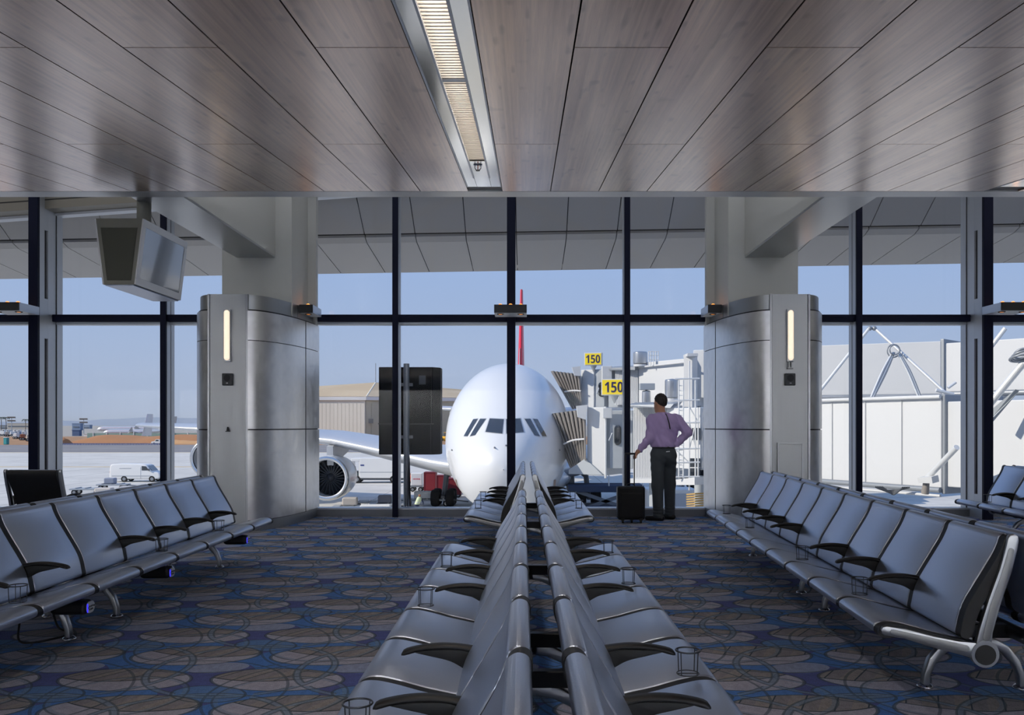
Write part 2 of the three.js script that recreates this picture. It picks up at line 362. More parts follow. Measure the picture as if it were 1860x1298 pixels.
for (const s of [-1, 1]) {
  const x = [XC + s * 3.21, XC + s * 3.74].sort((p, q) => p - q);
  const o = thing('ceiling_beam', s < 0 ? 'grey beam running from the left column over the hanging screen side' : 'grey beam running out of the top of the right column', 'beam', [XC + s * 3.475, 3.645, 9.8]);
  M('beam_side', span(x[0], x[1], 3.67, 5.2, 3.4, 11.74).translate(-(XC + s * 3.475), -3.645, 9.8), M_paint, o);
  M('beam_soffit', span(x[0] + .002, x[1] - .002, 3.645, 3.67, 8.2, 11.74).translate(-(XC + s * 3.475), -3.645, 9.8), std(0xaeb0b0, .30, .8), o);
}
// light strip, loudspeaker and small fittings on the column fronts
const M_tube = std(0xfff2dd, .4, 0, { emissive: 0xffe9cc, emissiveIntensity: .78 });
for (const s of [-1, 1]) {
  const x = XC + s * 3.585, d = 10.95;
  const l = thing('wall_light', s < 0 ? 'white vertical light strip on the left column' : 'white vertical light strip on the right column', 'wall light', [x, 2.5, d]);
  M('housing', rbox(.085, .67, .05, .006, 0, 0, .0), M_castAlu, l);
  M('lamp_tube', new THREE.CapsuleGeometry(.034, .57, 6, 20).translate(0, 0, .035), M_tube, l);
  const q = new THREE.RectAreaLight(0xffe6c6, .3, .06, .6); q.position.set(x, 2.5, -d + .09); q.lookAt(x, 2.5, 5); scene.add(q);
  const p = thing('loudspeaker', s < 0 ? 'small grey loudspeaker under the light strip of the left column' : 'small grey loudspeaker under the light strip of the right column', 'speaker', [x, 1.94, d]);
  M('case', rbox(.13, .155, .05, .01, 0, 0, 0), std(0x3a3c3f, .6), p);
  M('grille', new THREE.CylinderGeometry(.042, .042, .01, 24).rotateX(Math.PI / 2).translate(0, .018, .026), std(0x2a2b2d, .8), p);
  M('badge', box(.022, .008, .004, 0, -.048, -.026), M_castAlu, p);
  if (s > 0) {
    const k = thing('switch_plate', 'small metal fitting between the light strip and the loudspeaker of the right column', 'fitting', [x, 2.115, d]);
    M('plate', [box(.014, .07, .014, -.022, .015, 0), box(.014, .07, .014, .016, .015, 0), box(.075, .018, .02, 0, -.035, 0)], std(0x6a6b6c, .4, .8), k);
    const b = thing('breaker_panel', 'recessed steel breaker panel low on the right column', 'electric panel', [x, .84, d]);
    M('door', rbox(.30, .56, .02, .006, 0, 0, -.005), M_steelFlat, b);
    M('frame', [box(.32, .012, .03, 0, .286, -.004), box(.32, .012, .03, 0, -.286, -.004), box(.012, .56, .03, -.155, 0, -.004), box(.012, .56, .03, .155, 0, -.004)], M_castAlu, b);
    M('slot', box(.045, .36, .012, -.045, .03, .012), M_black, b);
    for (let i = 0; i < 7; i++) M('breaker', box(.022, .026, .016, -.045, .17 - i * .045, .016), i ? std(0x6d4b33, .6) : M_castAlu, b);
    for (const y of [.14, .03, -.07, -.16]) M('hinge', box(.016, .06, .014, .09, y, .012), M_black, b);
  } else {
    const k = thing('key_switch', 'tiny black key switch on the front of the left column', 'switch', [x, 1.30, d]);
    M('plate', box(.055, .01, .012, 0, -.022, 0), M_black, k); M('barrel', new THREE.CylinderGeometry(.011, .016, .03, 12).translate(0, 0, 0), M_black, k); M('knob', new THREE.SphereGeometry(.011, 12, 8).translate(0, .024, 0), M_black, k);
  }
}
// ---------- lamps on the glazed wall: black boxes with warm spots above and below ----------
const M_spot = std(0xffb060, .3, 0, { emissive: 0xff9a3c, emissiveIntensity: 1.6 });
function spotBox(x, w, label, spots, d0 = 12.02) {
  const o = thing('spot_lamp', label, 'lamp', [x, 2.985, d0 + .25]);
  M('case', rbox(w, .115, .02, .004, 0, 0, -.25), M_black, o);
  for (const q of [-1, 1]) M('side_plate', box(.012, .112, .48, q * (w / 2 - .006), 0, 0), M_alu, o);
  M('bracket', box(.05, .06, WALL - .1 - d0 - .45, 0, 0, (WALL - .1 + d0 + .45) / 2 - d0 - .25), M_black, o);
  M('under_plate', box(w - .02, .012, .48, 0, -.05, 0), M_white, o);
  M('top_plate', box(w - .02, .012, .48, 0, .04, 0), M_black, o);
  for (const sx of spots) {
    const b = M('spot_bulb', new THREE.SphereGeometry(.028, 14, 8).scale(1, .7, 1).translate(sx, .066, .14), M_spot, o);
    M('socket', new THREE.CylinderGeometry(.036, .042, .03, 16, 1, true).translate(sx, .055, .14), M_black, b);
    if (Math.abs(sx) > .08 || spots.length < 3) { const c = M('spot_bulb', new THREE.CylinderGeometry(.03, .03, .008, 18).translate(sx, -.058, .12), M_spot, o); M('ring', new THREE.TorusGeometry(.042, .009, 6, 20).rotateX(Math.PI / 2).translate(sx, -.058, .12), M_black, c); }
  }
  const up = new THREE.PointLight(0xffa550, .012); up.position.set(x, 3.12, -d0 - .2); up.shadow.radius = 2; up.castShadow = true; scene.add(up);
  return o;
}
spotBox(XC, .457, 'black box lamp on the centre mullion in front of the plane tail', [-.145, 0, .145]);
spotBox(XC - MOD * 4 - .12, .45, 'black box lamp on the leftmost deep mullion', [-.145, 0, .145], 11.78);
spotBox(XC + MOD * 4 + .12, .45, 'black box lamp on the rightmost deep mullion', [-.145, 0, .145], 11.78);
spotBox(XC - 2.86, .19, 'black box lamp at the inner edge of the left column', [0]);
spotBox(XC + 2.86, .19, 'black box lamp at the inner edge of the right column', [0]);
spotBox(XC + 4.30, .19, 'black box lamp behind the outer edge of the right column', [0], 12.3);

// ---------- linear ceiling lights ----------
{
  const tilt = Math.atan(CS), M_lampTube = std(0xfff3e0, .4, 0, { emissive: 0xfff0da, emissiveIntensity: .9 });
  const M_louver = std(0xa29e97, .4, .5), M_pol = std(0xdcdbd6, .13, 1);
  const pos = [['the middle of the ceiling', 0], ['the left', -1], ['the right edge', 1]];
  const build = (label, b) => {
    const d0 = .45, d1 = CE - .25, dm = (d0 + d1) / 2, L = (d1 - d0) / Math.cos(tilt), x = FX + b * STEP;
    const o = thing('ceiling_light', label, 'ceiling light', [x, ceilY(dm), dm]); o.rotation.x = tilt;
    const loc = (d) => (dm - d) / Math.cos(tilt);           // local z of a depth
    const lx = .063;
    for (const s of [-1, 1]) {
      M('reflector_plate', box(FW / 2 - lx - .012, .008, L, s * (FW / 2 + lx - .006) / 2, .006, 0), M_pol, o);
      M('slot_trim', box(.012, .016, L - .45, s * (lx + .004), .004, -.22), M_alu, o);
      M('edge_trim', box(.010, .022, L, s * (FW / 2 - .006), .008, 0), M_alu, o);
    }
    const zEnd = loc(6.62), zFar = loc(d1);
    M('end_plate', box(2 * lx, .008, zEnd - zFar, 0, .006, -(zEnd + zFar) / 2), M_pol, o);
    M('end_slot', box(FW - .01, .05, .22, 0, .04, -(zFar - .11)), M_black, o);
    M('slot_side', [-1, 1].map((s) => box(.006, .08, L - .9, s * lx, .045, -(loc(d0) + zEnd) / 2)), M_louver, o);
    for (const [a, c] of [[6.60, 4.58], [4.52, 2.5], [2.44, .5]]) {   // lamp runs, a louvre over each
      const za = loc(a), zc = loc(c), len = zc - za, zm = (za + zc) / 2;
      const run = M('lamp_run', box(2 * lx - .02, .02, len, 0, .08, -zm), M_lampTube, o);
      const n = Math.round(len / .042), blades = [];
      for (let i = 0; i <= n; i++) { const g = new THREE.CylinderGeometry(.5, .5, 2 * lx, 8, 1, false).scale(.034, 1, .006).rotateZ(Math.PI / 2); blades.push(g.translate(0, .026, za + len * i / n)); }
      for (let i = 0; i <= n; i++) { const bl = M('louver_blade', blades[i], M_louver, run); }
      M('run_joint', box(2 * lx, .03, .03, 0, .02, -(zc + .03)), M_alu, o);
      const q = new THREE.RectAreaLight(0xfff6ee, 21, 2 * lx - .024, len - .01);
      q.position.set(0, .066, zm); q.rotation.x = -Math.PI / 2; o.add(q);
    }
    return o;
  };
  build('long recessed ceiling light with louvres in the middle of the wood ceiling', 0);
  build('long recessed ceiling light at the far right of the wood ceiling', 1);
  build('long recessed ceiling light at the far left of the wood ceiling', -1);
  const sp = thing('sprinkler', 'small sprinkler head at the far end of the middle ceiling light', 'sprinkler', [FX, ceilY(6.75), 6.75]); sp.scale.setScalar(.78);
  M('escutcheon', lathe([[.0, 0], [.045, 0], [.047, -.006], [.03, -.012], [.0, -.012]], 24), M_chrome, sp);
  M('frame', [tube([new THREE.Vector3(-.028, -.01, 0), new THREE.Vector3(-.03, -.035, 0), new THREE.Vector3(0, -.055, 0), new THREE.Vector3(.03, -.035, 0), new THREE.Vector3(.028, -.01, 0)], .004, 20, 6)], std(0x3a3430, .4, .6), sp);
  M('bulb', new THREE.CylinderGeometry(.005, .005, .04, 8).translate(0, -.03, 0), std(0x8a2a1a, .3), sp);
  M('deflector', new THREE.CylinderGeometry(.022, .022, .003, 14).translate(0, -.057, 0), std(0x3a3430, .4, .6), sp);
}
// added fill lamps, both unseen: wall washer behind the camera, hidden by a valance, and the cove strip on top of the dropped ceiling
{
  const M_fillLamp = std(0xfff3e2, .4, 0, { emissive: 0xfff0dd, emissiveIntensity: 1 });
  const y = ceilY(.4), o = thing('added_wall_washer', 'added unseen fill lamp washing the white wall behind the camera', 'ceiling light', [0, y, BACK + .55]);
  M('fill_lamp_strip', box(27.6, .02, .2, 0, -.02, 0), M_fillLamp, o); M('fill_valance', box(28, .26, .02, 0, -.13, .34), M_white, o);
  const w = new THREE.RectAreaLight(0xf4f7ff, FILL_WASH, 27.6, .2); w.position.set(0, y - .035, -BACK - .55); w.lookAt(0, 0, -BACK - .55 + .35); scene.add(w);
  const c = thing('added_cove_light', 'added unseen cove fill strip on top of the far edge of the wood ceiling', 'cove light', [0, ceilY(CE) + .13, CE - .3]);
  M('fill_trough', [box(24, .01, .2, 0, -.01, 0), box(24, .03, .01, 0, .01, -.1)], M_white, c); M('fill_lamp_strip', box(23.8, .012, .1, 0, .004, 0), M_fillLamp, c);
  const q = new THREE.RectAreaLight(0xf8f8ff, FILL_COVE, 23.8, .1); q.position.set(0, ceilY(CE) + .15, -(CE - .3)); q.lookAt(0, 10, -(CE - .3)); scene.add(q);
}
// ---------- hanging double-sided screen ----------
{
  const o = thing('hanging_screen', 'hanging double-sided monitor housing in brushed metal, by the left column', 'monitor', [-3.945, 2.72, 8.85]);
  const prof = [[-.145, 0], [.145, 0], [.225, .64], [-.225, .64]], L = 1.08, M_case = std(0x5f605a, .42, .75), M_frame = std(0xb7b8b9, .4, .6);
  M('case', extrude(prof, L, .012, .4).translate(0, 0, -L / 2), M_case, o);
  M('bottom_plate', box(.27, .012, L - .02, 0, -.004, 0), std(0x8d96a8, .3, .7), o);
  for (const s of [-1, 1]) {
    M('end_plate', extrude([[-.115, .04], [.115, .04], [.178, .55], [-.178, .55]], .008, .002, .3).translate(0, 0, s > 0 ? L / 2 - .002 : -L / 2 - .006), std(0x47483f, .5, .6), o);
    M('end_rim', extrude([[-.145, 0], [.145, 0], [.225, .64], [-.225, .64]].concat([]), .004, 0, .3).translate(0, 0, s > 0 ? L / 2 - .003 : -L / 2 - .001), std(0x6b6b62, .42, .7), o);
    const face = new THREE.Group(); face.name = 'screen_side'; face.position.set(s * .19, .32, 0); face.rotation.set(0, s * Math.PI / 2, 0); o.add(face);
    const lean = Math.atan2(.08, .64);
    const tilt = (g) => g.rotateX(lean);
    M('bezel', [tilt(box(1.08, .07, .02, 0, .285, 0)), tilt(box(1.08, .07, .02, 0, -.285, 0)), tilt(box(.07, .52, .02, -.505, 0, 0)), tilt(box(.07, .52, .02, .505, 0, 0))], M_frame, face);
    M('screen', tilt(box(.95, .51, .012, 0, 0, 0)), phys({ color: 0x767c84, roughness: .12, ior: 1.6, clearcoat: 1, clearcoatRoughness: .04 }), face);
  }
  M('pole', [new THREE.CylinderGeometry(.07, .07, 1.6, 24).translate(0, 1.4, 0), new THREE.CylinderGeometry(.1, .1, .03, 24).translate(0, .66, 0)], std(0x6f6f68, .45, .5), o);
}

// ---------- tandem benches, back to back ----------
const P = .59;
const M_vinyl = phys({ color: 0xbac3d4, roughness: .3, metalness: .92, bumpMap: tex(256, 256, (u, v) => { const n = noise(u * 90, v * 90, 90, 90, 71); return [n, n, n]; }, false, .12, .12), bumpScale: .0004 });
const M_rubber = std(0x0a0a0b, .55);
const seatLoop = smoothLoop([[.262, .372], [.32, .386], [.42, .408], [.52, .435], [.59, .448], [.635, .444], [.661, .425], [.660, .398], [.635, .384], [.56, .384], [.45, .364], [.36, .338], [.285, .328], [.262, .345]], 72);
const backLoop = smoothLoop([[.288, .395], [.284, .44], [.264, .52], [.222, .60], [.168, .69], [.122, .77], [.100, .82], [.090, .848], [.068, .861], [.044, .853], [.037, .832], [.047, .79], [.090, .71], [.150, .61], [.196, .53], [.222, .46], [.236, .40], [.262, .382]], 90);
const flip = (pts, s) => s > 0 ? pts : pts.map(([a, b]) => [-a, b]);
const nudge = (pts, dx, dy) => pts.map(([a, b]) => [a + dx, b + dy]);
const GS = {};
for (const s of [-1, 1]) {
  const armTop = [[.215, .552], [.27, .566], [.35, .572], [.43, .564], [.492, .546]];
  GS[s] = {
    seat: extrude(flip(seatLoop, s), P - .044, .012, .9, 3).translate(0, 0, .022),
    back: extrude(flip(backLoop, s), P - .044, .012, .9, 3).translate(0, 0, .022),
    rib: join([extrude(flip(nudge(seatLoop, -.003, -.005), s), .06, 0, .6).translate(0, 0, -.03), extrude(flip(nudge(backLoop, -.004, -.003), s), .06, 0, .6).translate(0, 0, -.03)]),
    armPad: extrude(flip(smoothLoop([...armTop, [.497, .532], [.43, .546], [.35, .553], [.27, .548], [.215, .53]], 40), s), .052, .010, .9).translate(0, 0, -.026),
    armWeb: extrude(flip(smoothLoop([[.22, .545], [.34, .552], [.46, .544], [.40, .528], [.32, .508], [.26, .475], [.22, .455], [.205, .49]], 40), s), .022, .004, .9).translate(0, 0, -.011),
    endBack: extrude(flip(stroke([[.195, .325], [.180, .42], [.140, .56], [.092, .70], [.066, .80], [.058, .842]], [.075, .062, .058, .055, .052, .05]), s), .03, .006, .5).translate(0, 0, -.015),
    endInlay: extrude(flip(stroke([[.180, .39], [.145, .54], [.098, .68], [.070, .79]], [.034, .034, .032, .028]), s), .034, .002, .5).translate(0, 0, -.017),
    endSeat: extrude(flip(stroke([[.2, .325], [.30, .342], [.42, .368], [.54, .402], [.63, .415]], [.08, .060, .052, .046, .044]), s), .03, .006, .5).translate(0, 0, -.015),
    seatInlay: extrude(flip(stroke([[.27, .340], [.42, .370], [.60, .411]], [.032, .030, .026]), s), .034, .002, .5).translate(0, 0, -.017),
    hub: new THREE.CylinderGeometry(.062, .062, .034, 28).rotateX(Math.PI / 2).translate(s * .185, .315, 0),
    hubCap: new THREE.CylinderGeometry(.046, .046, .044, 28).rotateX(Math.PI / 2).translate(s * .185, .312, 0),
    leg: join([extrude(flip(stroke([[.0, .255], [.08, .245], [.155, .205], [.212, .14], [.238, .07], [.243, .012]], [.05, .055, .05, .042, .036, .036]), s), .05, .008, .8).translate(0, 0, -.025)]),
    foot: lathe([[0, .022], [.022, .022], [.036, .014], [.042, .006], [.042, 0], [0, 0]], 20).translate(s * .243, 0, 0),
    cup: join([new THREE.TorusGeometry(.044, .0032, 6, 28).rotateX(Math.PI / 2).translate(s * .545, .546, 0), new THREE.TorusGeometry(.040, .0021, 5, 24).rotateX(Math.PI / 2).translate(s * .545, .462, 0),
      ...[0, 1, 2, 3].map((i) => { const t = Math.PI / 4 + i * Math.PI / 2; return bar(new THREE.Vector3(s * .545 + Math.cos(t) * .044, .546, Math.sin(t) * .044), new THREE.Vector3(s * .545 + Math.cos(t) * .040, .462, Math.sin(t) * .040), .0021, 5); }),
      bar(new THREE.Vector3(s * .545 - .04, .462, 0), new THREE.Vector3(s * .545 + .04, .462, 0), .0021, 5)]),
    power: rbox(.22, .085, .105, .03, s * .45, .285, 0), plate: null,
  };
  const st = new THREE.Shape(); st.absarc(-.012, 0, .034, Math.PI / 2, -Math.PI / 2, false); st.absarc(.012, 0, .034, -Math.PI / 2, Math.PI / 2, false);
  GS[s].plate = extrude(st, .008, .002, .5).rotateY(s * Math.PI / 2).translate(s * .558, .285, 0);
}
const M_wire = std(0x4a4d52, .35, .8), M_inlay = std(0x8f9090, .5, .8), M_socketPlate = std(0xcfd2d8, .4, .2), M_blueLed = std(0x3a3aff, .4, 0, { emissive: 0x3028ff, emissiveIntensity: 1.4 });
function bench(label, cx, dFar, turn, n, left, right, legs, power = [], group) {
  const o = thing('tandem_bench', label, 'bench', [cx, 0, dFar], turn, group);
  const put = (name, g, mat, z, parent = o) => { const m = M(name, g, mat, parent); m.position.z = z; return m; };
  for (const [s, how] of [[-1, left], [1, right]]) {
    if (!how) continue;
    const g = GS[s];
    for (let k = 0; k < n; k++) { put('seat', g.seat, M_vinyl, k * P); put('backrest', g.back, M_vinyl, k * P); }
    for (let k = 0; k <= n; k++) put('rib', g.rib, M_rubber, k * P);
    for (const k of how.arms) { const a = put('armrest', g.armPad, M_rubber, k * P); put('arm_web', g.armWeb, M_rubber, 0, a); if (how.cups.includes(k)) put('cup_holder', g.cup, M_wire, 0, a); }
    for (const z of [-.036, n * P + .036]) {
      const f = put('end_frame', [g.endBack, g.endSeat, g.hub], M_castAlu, z); put('inlay', [g.endInlay, g.seatInlay], M_inlay, 0, f); put('hub_cap', g.hubCap, M_rubber, 0, f);
    }
    put('beam', new THREE.CylinderGeometry(.036, .036, n * P, 16).rotateX(Math.PI / 2).translate(s * .185, .305, n * P / 2), std(0x2a2b2d, .4, .6), 0);
    for (const z of legs) { put('leg', g.leg, M_castAlu, z); put('foot', g.foot, M_chrome, z); }
    for (const [side, z] of power) if (side === s) {
      const p = put('power_unit', g.power, M_black, z); const pl = put('socket_plate', g.plate, M_socketPlate, 0, p);
      put('led_strip', box(.004, .05, .006, s * .566, .285, -.042), M_blueLed, 0, p);
      put('socket', [[-.018, .006], [.0, .006], [.016, .006], [-.018, -.012], [0, -.012], [.016, -.012], [-.034, 0], [.034, .004]].map(([a, b]) => box(.004, .010, .007, s * .5665, .285 + b, a)), M_black, 0, p);
    }
  }
  if (left && right) for (const z of legs) put('cross_bar', rbox(.40, .07, .055, .006, 0, .30, 0), std(0x1d1e20, .35, .5), z);
  return o;
}
const near = { arms: [1, 2, 3, 4, 6, 7], cups: [2, 4, 7] }, nearR = { arms: [1, 2, 3, 4, 6, 7], cups: [1, 3, 6] };
bench('long black back-to-back bench in the middle of the carpet, nearest the camera', .028, 6.67, .004, 9, near, nearR, [.35, 2.4, 3.05, 4.85]);
bench('short black back-to-back bench beyond the middle one, close to the windows', .008, 11.65, .004, 5, { arms: [1, 2, 3, 4], cups: [2, 4] }, { arms: [1, 2, 3, 4], cups: [2, 4] }, [.35, 2.5]);
bench('long black bench on the left in front of the left column', -3.187, 8.52, .009, 9, { arms: [1, 2, 3, 4, 6, 7], cups: [] }, { arms: [1, 2, 3, 4, 6, 7], cups: [2, 4, 7] }, [.30, 2.4, 3.05, 4.85], [[1, .45], [1, 2.22], [1, 3.42]]);
bench('long black bench on the right in front of the right column', 2.609, 9.28, -.06, 9, { arms: [1, 2, 3, 4, 6, 7, 8], cups: [1, 3, 6, 8] }, { arms: [1, 2, 3, 4, 6, 7], cups: [] }, [.38, 2.33, 2.98, 4.82]);
bench('black bench at the right edge, partly hidden behind the right bench', 5.97, 10.6, -.06, 6, { arms: [1, 2, 3, 4], cups: [1] }, { arms: [1, 2, 3, 4], cups: [] }, [.5, 2.6]);
// a single seat seen from behind at the left window
{
  const o = thing('single_seat', 'single black seat seen from behind at the left windows', 'seat', [-5.82, 0, 9.55], Math.PI / 2);
  const g = GS[1];
  M('seat', g.seat, M_vinyl, o); M('backrest', g.back, M_vinyl, o);
  for (const z of [-.01, P + .01]) { const f = M('end_frame', [g.endBack, g.endSeat, g.hub], M_castAlu, o); f.position.z = z; const a = M('armrest', [g.armPad, g.armWeb], M_rubber, o); a.position.z = z; const l = M('leg', [g.leg, g.foot], M_castAlu, o); l.position.z = z ? P - .06 : .06; }
  M('back_shell', extrude(nudge(backLoop, -.012, -.004), P - .04, 0, .6).translate(0, 0, .02), M_rubber, o);
  M('beam', new THREE.CylinderGeometry(.036, .036, P, 16).rotateX(Math.PI / 2).translate(.185, .305, P / 2), M_black, o);
  M('crossbar', box(.25, .05, P, .08, .25, -P / 2), M_black, o);
}
// cable on the carpet under the left bench
{
  const c = M('power_cable', tube([V(-3.3, .30, 5.55), V(-3.25, .12, 5.5), V(-3.15, .012, 5.35), V(-3.0, .010, 5.45), V(-2.98, .010, 5.6), V(-3.1, .03, 5.68), V(-3.2, .2, 5.75), V(-3.3, .30, 5.8)], .007, 60, 6), M_black);
  tag(c, 'black cable looping on the carpet under the left bench', 'cable');
}

// ---------- people: distance fields meshed with surface nets ----------
function surfaceNet(f, lo, hi, h) {
  const n = [0, 1, 2].map((k) => Math.ceil((hi[k] - lo[k]) / h) + 1), [nx, ny, nz] = n, val = new Float32Array(nx * ny * nz), id = (i, j, k) => (k * ny + j) * nx + i;
  for (let k = 0; k < nz; k++) for (let j = 0; j < ny; j++) for (let i = 0; i < nx; i++) val[id(i, j, k)] = f(lo[0] + i * h, lo[1] + j * h, lo[2] + k * h);
  const vid = new Int32Array(nx * ny * nz).fill(-1), pos = [], nor = [], idx = [];
  for (let k = 0; k < nz - 1; k++) for (let j = 0; j < ny - 1; j++) for (let i = 0; i < nx - 1; i++) {
    let c = 0, x = 0, y = 0, z = 0, inside = 0; const v = [];
    for (let q = 0; q < 8; q++) { const t = val[id(i + (q & 1), j + (q >> 1 & 1), k + (q >> 2))]; v.push(t); if (t < 0) inside++; }
    if (!inside || inside === 8) continue;
    for (let q = 0; q < 8; q++) for (const b of [1, 2, 4]) if (!(q & b)) { const r = q | b; if ((v[q] < 0) !== (v[r] < 0)) { const t = v[q] / (v[q] - v[r]); x += (q & 1) + (b === 1 ? t : 0); y += (q >> 1 & 1) + (b === 2 ? t : 0); z += (q >> 2) + (b === 4 ? t : 0); c++; } }
    const px = lo[0] + (i + x / c) * h, py = lo[1] + (j + y / c) * h, pz = lo[2] + (k + z / c) * h, e = h * .6;
    const g = new THREE.Vector3(f(px + e, py, pz) - f(px - e, py, pz), f(px, py + e, pz) - f(px, py - e, pz), f(px, py, pz + e) - f(px, py, pz - e)).normalize();
    vid[id(i, j, k)] = pos.length / 3; pos.push(px, py, pz); nor.push(g.x, g.y, g.z);
  }
  for (let k = 1; k < nz - 1; k++) for (let j = 1; j < ny - 1; j++) for (let i = 1; i < nx - 1; i++) {
    const a = val[id(i, j, k)] < 0;
    const face = (b, p, q, r, s) => { if (a === b) return; if (p < 0 || q < 0 || r < 0 || s < 0) return; a ? idx.push(p, q, r, p, r, s) : idx.push(p, r, q, p, s, r); };
    face(val[id(i + 1, j, k)] < 0, vid[id(i, j - 1, k - 1)], vid[id(i, j, k - 1)], vid[id(i, j, k)], vid[id(i, j - 1, k)]);
    face(val[id(i, j + 1, k)] < 0, vid[id(i - 1, j, k - 1)], vid[id(i - 1, j, k)], vid[id(i, j, k)], vid[id(i, j, k - 1)]);
    face(val[id(i, j, k + 1)] < 0, vid[id(i - 1, j - 1, k)], vid[id(i, j - 1, k)], vid[id(i, j, k)], vid[id(i - 1, j, k)]);
  }
  const g = new THREE.BufferGeometry();
  g.setAttribute('position', new THREE.Float32BufferAttribute(pos, 3)); g.setAttribute('normal', new THREE.Float32BufferAttribute(nor, 3)); g.setIndex(idx);
  return g;
}
const smin = (a, b, k) => { const h = Math.max(k - Math.abs(a - b), 0) / k; return Math.min(a, b) - h * h * k * .25; };
const smax = (a, b, k) => -smin(-a, -b, k);
function cap(x, y, z, a, b, ra, rb) {
  const bx = b[0] - a[0], by = b[1] - a[1], bz = b[2] - a[2], px = x - a[0], py = y - a[1], pz = z - a[2];
  const t = Math.max(0, Math.min(1, (px * bx + py * by + pz * bz) / (bx * bx + by * by + bz * bz)));
  return Math.hypot(px - bx * t, py - by * t, pz - bz * t) - (ra + (rb - ra) * t);
}
const ell = (x, y, z, c, r) => { const k = Math.hypot((x - c[0]) / r[0], (y - c[1]) / r[1], (z - c[2]) / r[2]); return (k - 1) * Math.min(...r); };

// the traveller: local x right, y up, z towards the camera; he faces away, head turned a little left
{
  const o = thing('person', 'man in purple shirt and dark trousers looking out, hand on a suitcase', 'person', [1.976, 0, 12.24]);
  const J = { hipL: [-.115, .93, .02], hipR: [.055, .93, 0], kneeL: [-.12, .50, .05], kneeR: [.075, .51, -.10], ankL: [-.112, .09, .06], ankR: [.085, .09, -.14], pel: [-.03, .98, 0], waist: [-.03, 1.10, .0], chest: [-.025, 1.32, .01], neck: [-.045, 1.50, -.01], head: [-.075, 1.665, -.03],
    shL: [-.185, 1.425, .0], shR: [.155, 1.425, .0], elL: [-.232, 1.175, .06], elR: [.300, 1.255, .10], wrL: [-.375, 1.015, .10], wrR: [.155, 1.09, .06] };
  const torso = (x, y, z, e) => {
    let d = cap(x, y, z * 1.35, [-.03, .97, 0], [-.03, 1.08, 0], .145 + e, .128 + e);
    d = smin(d, ell(x, y, z, [-.025, 1.29, .0], [.195 + e, .20 + e, .125 + e]), .12);
    d = smin(d, cap(x, y, z, J.shL, J.shR, .072 + e, .072 + e), .08);
    return d;
  };
  const armL = (x, y, z, e) => smin(cap(x, y, z, J.shL, J.elL, .066 + e, .050 + e), cap(x, y, z, J.elL, J.wrL, .048 + e, .032 + e), .03);
  const armR = (x, y, z, e) => smin(cap(x, y, z, J.shR, J.elR, .066 + e, .050 + e), cap(x, y, z, J.elR, J.wrR, .048 + e, .033 + e), .03);
  const legs = (x, y, z, e) => {
    const L = smin(cap(x, y, z, J.hipL, J.kneeL, .098 + e, .066 + e), cap(x, y, z, J.kneeL, J.ankL, .062 + e, .045 + e), .03);
    const R = smin(cap(x, y, z, J.hipR, J.kneeR, .098 + e, .066 + e), cap(x, y, z, J.kneeR, J.ankR, .062 + e, .045 + e), .03);
    return smin(L, R, .02);
  };
  const hd = J.head, ca = Math.cos(.55), sa = Math.sin(.55);
  const head = (x, y, z) => {  // own axes: face looks along -q (away), turned left
    const dx = x - hd[0], dy = y - hd[1], dz = z - hd[2], p = dx * ca - dz * sa, q = dx * sa + dz * ca;
    let d = ell(p, dy, q, [0, .025, .012], [.077, .105, .097]);
    d = smin(d, ell(p, dy, q, [0, -.06, -.028], [.058, .075, .066]), .04);
    d = smin(d, cap(p, dy, q, [0, .0, -.085], [0, -.03, -.108], .012, .016), .018);          // nose
    d = smin(d, cap(p, dy, q, [-.018, -.068, -.088], [.018, -.068, -.088], .008, .008), .012); // lips
    d = smin(d, ell(p, dy, q, [0, -.112, -.07], [.026, .02, .024]), .02);                      // chin
    for (const s of [-1, 1]) { d = smax(d, -ell(p, dy, q, [s * .032, .005, -.092], [.019, .013, .014]), .012); d = smin(d, ell(p, dy, q, [s * .033, .005, -.080], [.012, .011, .012]), .004); d = smin(d, ell(p, dy, q, [s * .079, -.01, .012], [.010, .032, .020]), .008); }
    return d;
  };
  const neck = (x, y, z) => cap(x, y, z, J.neck, [hd[0] + .005, hd[1] - .07, hd[2] + .02], .056, .053);
  // hands: palm, four fingers of unequal length, thumb from the side of the palm
  const hand = (wr, dir, curlDir, across, spread) => {
    const v = (a) => new THREE.Vector3(...a), D = v(dir).normalize(), C = v(curlDir).normalize(), A = v(across).normalize(), w = v(wr);
    const at = (a, b, c) => w.clone().addScaledVector(D, a).addScaledVector(C, b).addScaledVector(A, c).toArray();
    const bones = [[at(.0, 0, 0), at(.045, .002, -.014), .024, .023], [at(.0, 0, 0), at(.045, .002, .014), .024, .022], [at(.05, .0, -.022), at(.085, .004, -.022), .018, .014], [at(.05, .0, .022), at(.08, .004, .022), .018, .013]];
    [[-.030, .036], [-.010, .042], [.010, .039], [.029, .030]].forEach(([c, l]) => {
      const k0 = [.082, .004, c * spread], k1 = [.082 + l * .6, .004 + l * .75, c * spread], k2 = [.082 + l * .45, .004 + l * 1.55, c * spread], k3 = [.082 - l * .1, .004 + l * 1.75, c * spread];
      bones.push([at(...k0), at(...k1), .0100, .0092], [at(...k1), at(...k2), .0092, .0085], [at(...k2), at(...k3), .0085, .0078]);
    });
    bones.push([at(.025, .004, -.026), at(.05, .024, -.044), .0125, .0105], [at(.05, .024, -.044), at(.072, .045, -.034), .0105, .009]);
    return (x, y, z) => { let d = 9; bones.forEach(([a, b, ra, rb], i) => { const t = cap(x, y, z, a, b, ra, rb); d = i < 4 ? smin(d, t, .018) : smin(d, t, .006); }); return d; };
  };
